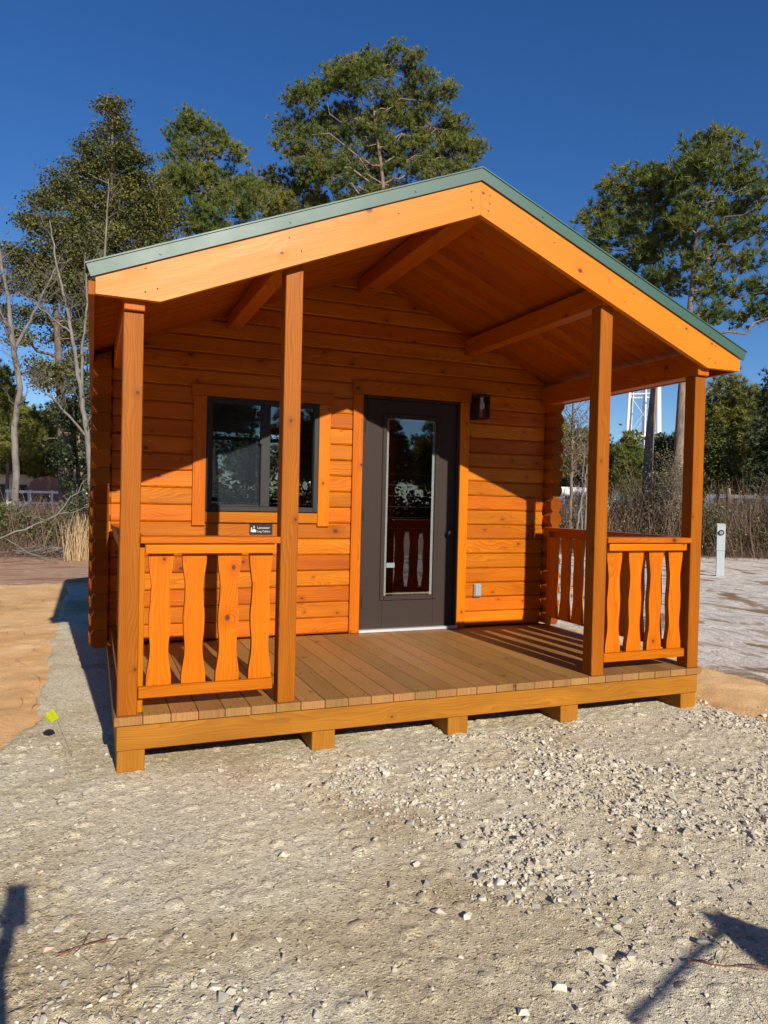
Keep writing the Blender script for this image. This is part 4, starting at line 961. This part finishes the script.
bare_tree('bare_tree', 'pale grey bare tree with a bent trunk at the left edge of the photo', -2.45, 21.9, -0.0,
    [[(0, 0, 0, .12), (.05, 0, 2.0, .11), (-.02, 0, 3.6, .10), (.12, 0, 4.9, .085), (-.12, 0, 6.4, .09), (-.22, 0, 7.4, .06), (-.55, 0, 9.2, .04), (-.75, .2, 11.2, .015)],
     [(-.1, 0, 6.0, .06), (.35, 0, 7.0, .045), (.85, 0, 8.2, .03), (1.25, .1, 9.3, .012)], [(-.05, 0, 6.2, .05), (-.5, .1, 7.3, .035), (-.95, .1, 9.0, .015)]], 5, B_grey, 22, 1.3)
bare_tree('bare_tree', 'slender whitish bare tree beside the left log ends, its forked stem leaning left', -0.15, 19.0, 0.03,
    [[(0, 0, 0, .09), (.0, 0, 1.6, .085), (-.12, 0, 3.0, .08), (-.35, 0, 4.6, .065), (-.62, 0, 6.3, .05), (-.95, 0, 7.8, .035), (-1.25, .1, 9.4, .012)],
     [(-.3, 0, 4.2, .05), (-.32, 0, 5.8, .04), (-.2, 0, 7.2, .032), (-.3, 0, 8.6, .012)], [(-.15, 0, 3.2, .04), (-1.0, .2, 4.2, .028), (-1.9, .2, 4.9, .01)], [(-.6, 0, 6.2, .03), (-1.3, 0, 6.7, .02), (-2.0, .1, 7.2, .01)]], 6, B_grey, 26, 1.2)
bare_tree('bare_tree', 'tall thin pale bare stem rising in front of the dark evergreen behind the left eave', 0.1, 20.6, 0.03,
    [[(0, 0, 0, .08), (-.05, 0, 3.0, .075), (.05, 0, 6.0, .06), (.02, 0, 9.0, .04), (.1, 0, 11.5, .012)]], 8, B_grey, 26, 1.1)
bare_tree('young_tree', 'thin nearly leafless tree with rusty leaves seen past the right log corner', 14.2, 15.3, 0.6,
    [[(0, 0, 0, .07), (.03, 0, 2, .06), (-.03, 0, 4, .045), (.05, 0, 6.2, .012)]], 9, B_dark, 60, 1.2, L_rust)
bare_tree('dead_tree', 'dead whitish sapling with leaning crossed stems behind the right railing', 13.4, 13.5, 0.6,
    [[(0, 0, 0, .04), (.05, 0, 1.6, .035), (.22, 0, 3.6, .012)], [(-.1, 0, 0, .04), (-.12, .1, 1.5, .03), (.1, .1, 3.3, .012)], [(-.9, 0, 0.6, .03), (-.2, 0, 2.0, .025), (.35, 0, 3.3, .01)]], 10, B_grey, 14, 0.6)
bare_tree('sapling', 'spindly pale stem with sparse dull leaves between the right porch posts', 17.2, 14.0, 0.6,
    [[(0, 0, 0, .03), (.05, 0, 1.2, .025), (-.08, 0, 2.9, .01)], [(.3, 0, 0, .03), (.25, .1, 1.4, .02), (.4, 0, 2.7, .008)], [(-.5, .2, 0, .02), (-.6, 0, 1.6, .014), (-.5, 0, 2.5, .006)]], 12, B_grey, 36, 0.9, L_olive)

# undergrowth ----------------------------------------------------------
def thicket(name, label, path, n, hmin, hmax, mat, seed, wid=1.6, w=0.018, leafmat_=None, nl=0):
    rr = np.random.default_rng(seed); path = np.array(path, float); s = rr.uniform(0, len(path)-1, n)
    P = np.stack([np.interp(s, range(len(path)), path[:, k]) for k in range(2)], -1)+rr.normal(0, wid, (n, 2))
    cl = fbm(P[:, 0]*0.7, P[:, 1]*0.7, seed)                # clumps of different height
    Hh = (hmin+(hmax-hmin)*np.clip((cl-0.3)*2.4, 0, 1))*rr.uniform(0.55, 1.1, n)
    P3 = np.concatenate([P, np.full((n, 1), -0.08)], 1); Dv = np.concatenate([rr.normal(0, 0.38, (n, 2)), np.ones((n, 1))], 1); Dv /= np.linalg.norm(Dv, axis=1, keepdims=True)
    v1, f1 = strips(P3, Dv, Hh, np.full(n, w), 0.22, rr, 4)
    m = n*3; i = rr.integers(0, n, m); t = rr.uniform(0.35, 1, m); Q = P3[i]+Dv[i]*(Hh[i]*t)[:, None]; D2 = rr.normal(size=(m, 3)); D2[:, 2] = np.abs(D2[:, 2])*0.8; D2 /= np.linalg.norm(D2, axis=1, keepdims=True)
    v2, f2 = strips(Q, D2, rr.uniform(0.15, 0.6, m), np.full(m, w*0.6), 0.2, rr, 3)
    o = npmesh(name, np.concatenate([v1, v2]), np.concatenate([f1, f2+len(v1)]), mat, k=4); tag(o, label, 'undergrowth', kind='stuff')
    if leafmat_ is not None:
        i = rr.integers(0, n, nl); t = rr.uniform(0.2, 1, nl); Q = P3[i]+Dv[i]*(Hh[i]*t)[:, None]+rr.normal(0, 0.12, (nl, 3)); v, f = leaves(Q, 0.09 if seed != 111 else 0.35, 0.05 if seed != 111 else 0.25, rr)
        o2 = npmesh('undergrowth_leaves', v, f, leafmat_, k=4); tag(o2, 'sparse dull green leaves among '+label, 'undergrowth', kind='stuff')
thicket('undergrowth', 'tangled brown leafless brush along the left tree line', [(-9, 19), (-5, 19.5), (-2.6, 19), (-1.2, 18.4), (0.5, 18.2), (3, 18.5)], 6500, 0.6, 1.45, L_brown, 101, 1.2, 0.016, L_olive, 9000)
thicket('undergrowth', 'tangled purplish brown leafless brush beyond the sandy lot on the right', [(9, 19.5), (12.5, 18), (16, 16.3), (19, 15.3), (22, 13.6), (24.5, 11.5), (26, 9)], 13000, 1.0, 2.9, L_brown, 102, 1.3, 0.020, L_olive, 48000)
thicket('dead_grass', 'low brown dead grass at the foot of the left brush', [(-8, 16.5), (-4, 16.5), (-1.5, 15.8), (1, 15.5)], 2500, 0.04, 0.14, L_brown, 103, 0.9, 0.010)
thicket('dead_grass', 'low brown dead grass along the far edge of the sandy lot', [(10, 17), (14, 15.6), (18, 13.4), (21, 11.5), (23, 9)], 5000, 0.05, 0.3, L_brown, 104, 0.9, 0.012)

def shrub(label, x, y, w, h, mat, seed, name='shrub', leaf=True, group=None):
    rr = np.random.default_rng(seed); root = thing(name, label, 'shrub', (x, y, -0.06), rr.uniform(0, 6), group); nb = NB(); C = []
    for i in range(int(16*w*h)+8):
        an = rr.uniform(0, 6.28); q = rr.uniform(0, 1)**.6*w*.5; e = np.array([math.cos(an)*q, math.sin(an)*q, h*rr.uniform(0.3, 1)*(1-0.35*(q/(w*.5))**2)])
        nb.limb((e[0]*.2, e[1]*.2, 0), e, 0.014, 0.004, rr, 0.08, 4, 4); C.append(e)
    nb.mesh('stems', B_dark, root); C = np.array(C); P = np.repeat(C, 60, 0)+rr.normal(0, 0.17, (len(C)*60, 3)); P[:, 2] = np.abs(P[:, 2]); v, f = leaves(P, 0.10, 0.06, rr)
    npmesh('foliage', v, f, mat, root, k=4); return root
shrub('bright green low shrub at the left edge below the pale bare tree', -2.6, 17.6, 2.0, 1.35, L_green, 201)
shrub('green bush hugging the ground left of the dry grass tuft', -0.95, 17.2, 1.7, 0.85, L_green, 202)
shrub('dark green bush right behind the left log ends', -0.15, 17.2, 1.6, 1.6, L_dark, 203)
shrub('yellow green bush at the right edge beyond the utility pedestal', 21.6, 12.1, 2.6, 2.0, L_olive, 204)
shrub('dark green bush left of the utility pedestal, low in the brush', 18.8, 14.2, 2.0, 1.6, L_green, 205)
shrub('tall leafy bush between the right porch posts', 17.4, 14.9, 2.2, 2.4, L_olive, 206)
shrub('small green bush at the foot of the brush under the far yellow green tree', 20.4, 13.2, 1.8, 1.0, L_green, 207)

thicket('hedgerow', 'dark brush below the pines across the clearing, mirrored in the glass', [(-16, -30), (0, -31), (20, -30), (36, -32), (52, -30)], 2500, 1.8, 3.2, L_brown, 111, 1.5, 0.03, L_dark, 42000)
# tuft of tall dry grass
rr = np.random.default_rng(31); n = 230; P = np.stack([rr.normal(0.02, .15, n), rr.normal(0, .2, n), np.zeros(n)], -1); Dv = np.stack([rr.normal(0, .14, n), rr.normal(0, .14, n), np.ones(n)], -1); Dv /= np.linalg.norm(Dv, axis=1, keepdims=True)
v, f = strips(P, Dv, rr.uniform(0.35, 1.15, n), np.full(n, 0.014), 0.12, rr, 4)
o = npmesh('grass_tuft', v, f, L_tan, k=4); o.location = (-0.42, 14.0, -0.07); tag(o, 'tall tuft of straw coloured dry grass left of the cabin wall', 'grass tuft')
# fallen branch
root = thing('fallen_branch', 'long pale fallen branch slanting up over the left brush', 'branch', (-1.2, 12.6, -0.06))
nb = NB(); nb.limb((-2.2, .2, .42), (-.6, -.1, .60), .012, .020, rr, .05, 8, 7); nb.limb((-.6, -.1, .60), (.40, 0, 1.08), .020, .017, rr, .04, 5, 7); nb.limb((.40, 0, 1.08), (.97, 0, 1.85), .016, .006, rr, .04, 5, 6)
nb.limb((.40, 0, 1.08), (1.0, .1, 1.25), .012, .005, rr, .05, 5, 5); nb.limb((.3, 0, 1.03), (-.5, .2, 1.05), .012, .004, rr, .08, 5, 5); nb.limb((-.6, -.1, .60), (.4, .6, 0.0), .012, .014, rr, .05, 4, 6); nb.limb((-1.2, 0, .4), (-1.3, .5, 0), .014, .012, rr, .04, 4, 6)
nb.mesh('branch', B_grey, root)
# brush pile
nb = NB()
for i in range(70):
    a = rr.uniform(0, 6.28); L = rr.uniform(.2, .6); c = np.array([rr.normal(0, .4), rr.normal(0, .25), rr.uniform(0.02, .2)]); d = np.array([math.cos(a)*L, math.sin(a)*L*.6, rr.normal(0, .08)])
    nb.limb(c-d/2, c+d/2, rr.uniform(.006, .022), .006, rr, .05, 3, 5)
o = nb.mesh('brush_pile', B_grey, None); o.location = (-1.0, 15.2, -0.05); tag(o, 'low pile of grey sticks and debris on the straw ground left of the cabin', 'brush pile', kind='stuff')

# ------------------------------------------------------------------ far structures
def simple(name, label, cat, loc, rz=0): return thing(name, label, cat, loc, rz)
M_wht = plain('white_paint', (0.78, 0.78, 0.76), 0.5, noise_amt=0.05)
M_shade = plain('dark_opening', (0.04, 0.045, 0.05), 0.5)
M_roofg = plain('teal_roof', (0.06, 0.17, 0.14), 0.5)
M_brick = plain('reddish_roof', (0.26, 0.12, 0.085), 0.8, scale=4)
# white building on the left
b = simple('white_building', 'long white low building half hidden by brush at the far left', 'building', (-4.4, 40.8, 0))
m = MB(); m.box(-4.5, 1.3, 0, 4, 0, 2.25, 0.01); o = m.build('wall', M_wht); o.parent = b
m = MB(); m.box(-4.7, 1.5, -.25, 4.2, 2.25, 2.45, 0.02); o = m.build('roof', M_wht); o.parent = b
for x in (-3.4, -1.9, -.4, .6):
    m = MB(); m.box(x-.3, x+.3, -.04, 0.0, .9, 1.9, 0.01); o = m.build('window', M_shade); o.parent = b
# reddish-roofed shed
b = simple('shed', 'low shed with a rounded reddish brown roof among the far pines on the left', 'building', (-2.3, 38, 0))
m = MB(); m.box(-.85, .75, 0, 2.5, 0, 1.55, 0.01); o = m.build('wall', M_brick); o.parent = b
arc = [(1.0*math.cos(a), 1.556+0.80*math.sin(a)) for a in np.linspace(0, math.pi, 15)]
m = MB(); m.prism(arc, -.15, 2.7); o = m.build('roof', M_brick); o.parent = b
m = MB(); m.box(-.3, .3, -.04, -.001, 0, 1.3, .01); o = m.build('door', M_shade); o.parent = b
# rail fence in the far left
b = simple('rail_fence', 'low pale rail fence in front of the reddish shed', 'fence', (-2.0, 36, 0))
for x in (-2, -1, 0, 1, 2, 3):
    m = MB(); m.box(x-.05, x+.05, -.05, .05, 0, 1.62, .005); o = m.build('post', M_wht); o.parent = b
for z in (.9, 1.45):
    m = MB(); m.box(-2.1, 3.1, -.08, -.052, z, z+.12, .004); o = m.build('rail', M_wht); o.parent = b
# camper on the right
b = simple('camper', 'pale grey camper trailer glimpsed past the right log corner', 'camper', (24.1, 27.9, 0), -0.65)
m = MB(); m.prism([(-1.3, .5), (1.5, .5), (1.6, 1.4), (1.3, 2.4), (-.9, 2.45), (-1.4, 1.6)], 0, 4.5); o = m.build('body', M_wht); o.parent = b
m = MB(); m.box(-.7, .9, -.03, -.001, 1.5, 2.0, .02); o = m.build('window', M_shade); o.parent = b
for x in (-.8, .9):
    m = MB(); m.cyl((x, .1, .32), (x, .4, .32), .32, n=18); o = m.build('wheel', M_black); o.parent = b
# teal-roofed long building
b = simple('long_building', 'long low building with a teal green roof behind the right brush', 'building', (29.5, 30.2, 0), -0.72)
m = MB(); m.box(-3.6, 3.2, 0, 4, 0, 1.7, .01); o = m.build('wall', plain('weathered_siding', (.16, .17, .16), .7)); o.parent = b
m = MB(); m.prism([(-3.8, 1.7), (3.4, 1.7), (3.2, 2.35), (-3.6, 2.35)], -.3, 4.3); o = m.build('roof', M_roofg); o.parent = b
# parked pale vehicle far right
b = simple('parked_van', 'pale blue grey vehicle mostly hidden behind the right brush', 'vehicle', (30.2, 22.4, 0), -0.9)
m = MB(); m.prism([(-2, .4), (2.3, .4), (2.35, 1.1), (1.5, 1.3), (1.0, 2.15), (-1.9, 2.2), (-2.1, 1.3)], 0, 1.8); o = m.build('body', plain('pale_vehicle_paint', (.20, .25, .30), .4)); o.parent = b
m = MB(); m.prism([(-1.6, 1.4), (1.2, 1.4), (.9, 2.0), (-1.6, 2.0)], -.012, -.002); o = m.build('window', M_shade); o.parent = b
for x in (-1.3, 1.5):
    m = MB(); m.cyl((x, -.02, .34), (x, .22, .34), .34, n=18); o = m.build('wheel', M_black); o.parent = b

# water tower, about 120 m off
b = simple('water_tower', 'white water tower on braced tubular legs, far off beyond the right porch posts', 'water tower', (80.3, 85.9, 0), -0.76)
m = MB(); legs = []
for i in range(4):
    a = math.radians(42)+i*math.pi/2; legs.append(lambda z, a=a: (math.cos(a)*(3.75-z*0.042), math.sin(a)*(3.75-z*0.042), z))
for Lf in legs:
    m = MB(); m.cyl(Lf(0), Lf(23), .22, .20, n=10); o = m.build('leg', M_wht); o.parent = b
for z in (5, 12.4, 19.0):
    for i in range(4): 
        m = MB(); m.cyl(legs[i](z), legs[(i+1) % 4](z), .12, n=8); o = m.build('strut', M_wht); o.parent = b
m = MB()
for z0_, z1_ in ((0.3, 5), (5, 12.4), (12.4, 19), (19, 23)):
    for i in range(4):
        m.cyl(legs[i](z0_), legs[(i+1) % 4](z1_), .022, n=5); m.cyl(legs[(i+1) % 4](z0_), legs[i](z1_), .022, n=5)
o = m.build('bracing', M_wht); o.parent = b
m = MB(); m.cyl((0, 0, 0), (0, 0, 22.5), .30, n=16); o = m.build('riser_pipe', M_wht); o.parent = b
m = MB(); prof = [(22.0, .6), (22.6, 2.2), (23.6, 3.5), (24.8, 4.0), (27.2, 4.0), (28.3, 3.4), (29.2, 2.0), (29.6, .3)]
for (z0_, r0), (z1_, r1) in zip(prof[:-1], prof[1:]): m.cyl((0, 0, z0_), (0, 0, z1_), r0, r1, n=32, cap=False)
o = m.build('tank', M_wht, None, True); o.parent = b

# ------------------------------------------------------------------ small things near the cabin
# utility pedestal
M_ped = plain('pale_grey_enamel', (0.42, 0.47, 0.46), 0.5, noise_amt=0.12, scale=5)
b = simple('utility_pedestal', 'pale grey utility pedestal standing in the sandy lot right of the porch', 'pedestal', (12.75, 7.93, -0.03), -0.75)
m = MB(); m.box(-.080, .080, -.06, .06, 0, .56, .006); m.box(-.085, .085, -.066, .066, .562, 1.13, .006); o = m.build('body', M_ped); o.parent = b
m = MB(); m.prism([(-.090, 1.131), (.090, 1.131), (.090, 1.145), (.05, 1.16), (-.090, 1.16)], -.07, .07); o = m.build('cap', M_ped); o.parent = b
m = MB(); m.cyl((.0, -.066, .96), (.0, -.090, .96), .062, .055, n=20); o = m.build('meter_socket', M_dark); o.parent = b
m = MB(); m.cyl((.0, -.090, .96), (.0, -.096, .96), .038, n=18); o = m.build('socket_lid', M_grey); o.parent = o.parent or b
o.parent = b
# yellow marker flag
M_yel = leafmat('yellow_flag_film', (0.42, 0.46, 0.008), (0.45, 0.50, 0.01), None, 0.35)
b = thing('marker_flag', 'small yellow green marker flag on a thin wire left of the porch corner', 'flag', (-0.20, 0.343, 0.0))
m = MB(); m.cyl((0, 0, -.05), (-.098, 0.0, .215), .0009, n=6); o = m.build('wire', M_dark); o.parent = b
xs = np.linspace(0, 1, 9); V = []; 
def fl(u, v):
    x = -.098+(-.060)*u+0.010*v; z = .258-.044*v+0.018*math.sin(u*2.6)*(1-v)-.020*u*(1-v)+(-.010*u if v > .5 else 0); y = .012*math.sin(u*5+v*2); return (x, y, z)
q = [[fl(a, c) for a in xs] for c in (0, .33, .66, 1)]; vv = [p for r in q for p in r]; ff = []
for j in range(3):
    for i in range(8): ff.append([j*9+i, j*9+i+1, (j+1)*9+i+1, (j+1)*9+i])
ff = ff[:-1]                                               # torn notch in the lower corner
o = npmesh('flag', vv, ff, M_yel, b, k=4)
# twigs on the pad
for k, (x, y, a, L, lab) in enumerate(((-0.13, -1.52, 0.15, .17, 'reddish brown forked twig lying on the gravel near the lower left corner'), (1.75, -2.30, -0.5, .24, 'thin brown stalk lying on the gravel near the lower right corner'))):
    b = thing('twig', lab, 'twig', (x, y, pad_z(x, y)+.012), a); nb = NB(); nb.limb((-L*.5, 0, 0), (L*.5, 0, .004), .0035, .0018, rr, .04, 6, 6)
    nb.limb((-.02, 0, 0), (.02, .05, .012), .002, .001, rr, .05, 3, 5); nb.limb((.04, 0, 0), (.12, -.03, .006), .002, .001, rr, .05, 3, 5); nb.mesh('stick', barkmat('twig_bark', (.12, .05, .03), (.26, .12, .07), 30), b)

# ------------------------------------------------------------------ the photographer, standing behind the camera
M_coat = plain('navy_jacket', (0.03, 0.04, 0.08), 0.8); M_skin = plain('skin', (0.55, 0.33, 0.24), 0.5, noise_amt=0.05); M_hair = plain('brown_hair', (0.06, 0.035, 0.02), 0.6)
M_jean = plain('jeans', (0.08, 0.11, 0.19), 0.85)
def skinned(name, verts, edges, rad, mats, parent, pick=None, sub=2):
    me = bpy.data.meshes.new(name); me.from_pydata(verts, edges, []); o = bpy.data.objects.new(name, me); col.objects.link(o)
    sk = o.modifiers.new('skin', 'SKIN'); sb = o.modifiers.new('sub', 'SUBSURF'); sb.levels = sub; sb.render_levels = sub
    for i, r in enumerate(rad): me.skin_vertices[0].data[i].radius = (r, r) if not isinstance(r, tuple) else r
    me.skin_vertices[0].data[0].use_root = True
    dg = bpy.context.evaluated_depsgraph_get(); dg.update(); m2 = bpy.data.meshes.new_from_object(o.evaluated_get(dg)); bpy.data.objects.remove(o)
    m2.materials.clear()
    for m in mats: m2.materials.append(m)
    for p in m2.polygons: p.use_smooth = True; p.material_index = pick(p.center) if pick else 0
    ob = bpy.data.objects.new(name, m2); col.objects.link(ob); ob.parent = parent; return ob
bx0, by0 = -0.40, -4.52
ph = thing('person', 'person in a navy jacket and jeans holding up a phone behind the camera', 'person', (bx0, by0, 0))
V = [(0, 0, .98), (0, .01, 1.15), (0, .01, 1.32), (0, 0, 1.43), (0, 0, 1.50), (0, .02, 1.57), (0, .03, 1.66), (0, .02, 1.72)]
R_ = [(.15, .12), (.14, .11), (.16, .12), (.12, .09), (.058, .058), (.062, .07), (.078, .095), (.062, .075)]
Ed = [(0, 1), (1, 2), (2, 3), (3, 4), (4, 5), (5, 6), (6, 7)]
def chain(start, pts, rr_):
    p = start
    for q, r in zip(pts, rr_): V.append(q); R_.append(r); Ed.append((p, len(V)-1)); p = len(V)-1
    return p
for s in (-1, 1):
    chain(0, [(s*.10, 0, .88), (s*.11, .03, .50), (s*.12, 0, .10), (s*.13, .07, .045), (s*.14, .15, .035)], [.095, .062, .045, .042, .035])
wr = {}
wr[1] = chain(3, [(.18, .0, 1.40), (.24, .17, 1.13), (.205, .42, 1.27), (.215, .475, 1.31)], [.062, .046, .032, .030])
wr[-1] = chain(3, [(-.18, .0, 1.40), (-.13, .20, 1.12), (.06, .42, 1.26), (.115, .475, 1.30)], [.062, .046, .032, .030])
for s in (1, -1):
    bx_ = .225 if s > 0 else .118
    for k, (dz, L) in enumerate(((.0, .075), (.02, .085), (.04, .080), (.058, .065))):
        sx = -s
        chain(wr[s], [(bx_+s*.02, .515, 1.325+dz), (bx_+s*.012, .553, 1.33+dz), (bx_-s*L*.45, .556, 1.335+dz)], [.010, .009, .008])
    chain(wr[s], [(bx_, .495, 1.335), (bx_-s*.022, .510, 1.365), (bx_-s*.038, .515, 1.385)], [.012, .010, .009])
def pk(c):
    if c.z > 1.475 and abs(c.x) < .16 and c.y < .2: return 1
    if c.y > .43: return 1
    return 2 if c.z < .93 else 0
skinned('body', V, Ed, R_, [M_coat, M_skin, M_jean], ph, pk)
m = MB(); hb = []
for i in range(9):
    a0 = math.pi*i/9*0.5
v_, f_ = IV2*np.array([.088, .105, .085])+np.array([0, .01, 1.705]), IF2
keep_ = [f for f in f_ if v_[f].mean(0)[2] > 1.70 or v_[f].mean(0)[1] < 0.0]
npmesh('hair', v_, np.array(keep_), M_hair, ph, smooth=True)
for s in (-1, 1):
    npmesh('ear', IV2*np.array([.012, .02, .032])+np.array([s*.082, .02, 1.645]), IF2, M_skin, ph, smooth=True)
    npmesh('eye', IV2*.012+np.array([s*.032, .112, 1.655]), IF2, M_white, ph, smooth=True)
npmesh('nose', IV2*np.array([.012, .02, .022])+np.array([0, .122, 1.625]), IF2, M_skin, ph, smooth=True)
b = thing('phone', 'black mobile phone held up by the person behind the camera', 'phone', (-0.150, -3.994, 1.405), -0.20)
m = MB(); m.box(-.038, .038, -.004, .004, -.075, .075, .003); o = m.build('case', M_black); o.parent = b
m = MB(); m.box(.004, .034, .0045, .0065, .038, .070, .0005); o = m.build('lens_bump', M_dark); o.parent = b
# made-up stake and cloth, added out of view to cast the lower right shadow
b = thing('shadow_caster_stake', 'added shadow caster shaped as a stake with dark cloth and a thin bar, right of the person', 'stake', (2.13, -4.26, 0))
m = MB(); m.box(-.02, .02, -.02, .02, 0, 1.09, .003); o = m.build('post', W_POST); o.parent = b
m = MB(); m.cyl((.03, .03, 1.06), (-.70, .03, .92), .012, .009, n=8); o = m.build('bar', M_dark); o.parent = b
cv = []; cf = []; NX, NZ = 14, 12
for j in range(NZ):
    for i in range(NX):
        u, w_ = i/(NX-1), j/(NZ-1); z = 1.10-w_*.62; wdt = .05+.42*w_**.7
        cv.append((-.02+(u-.35)*wdt*1.4, .028+.02*math.sin(u*9+w_*4)*w_, z-.04*u))
for j in range(NZ-1):
    for i in range(NX-1): cf.append((j*NX+i, j*NX+i+1, (j+1)*NX+i+1, (j+1)*NX+i))
npmesh('cloth', np.array(cv), np.array(cf), M_coat, b, k=4, smooth=True)
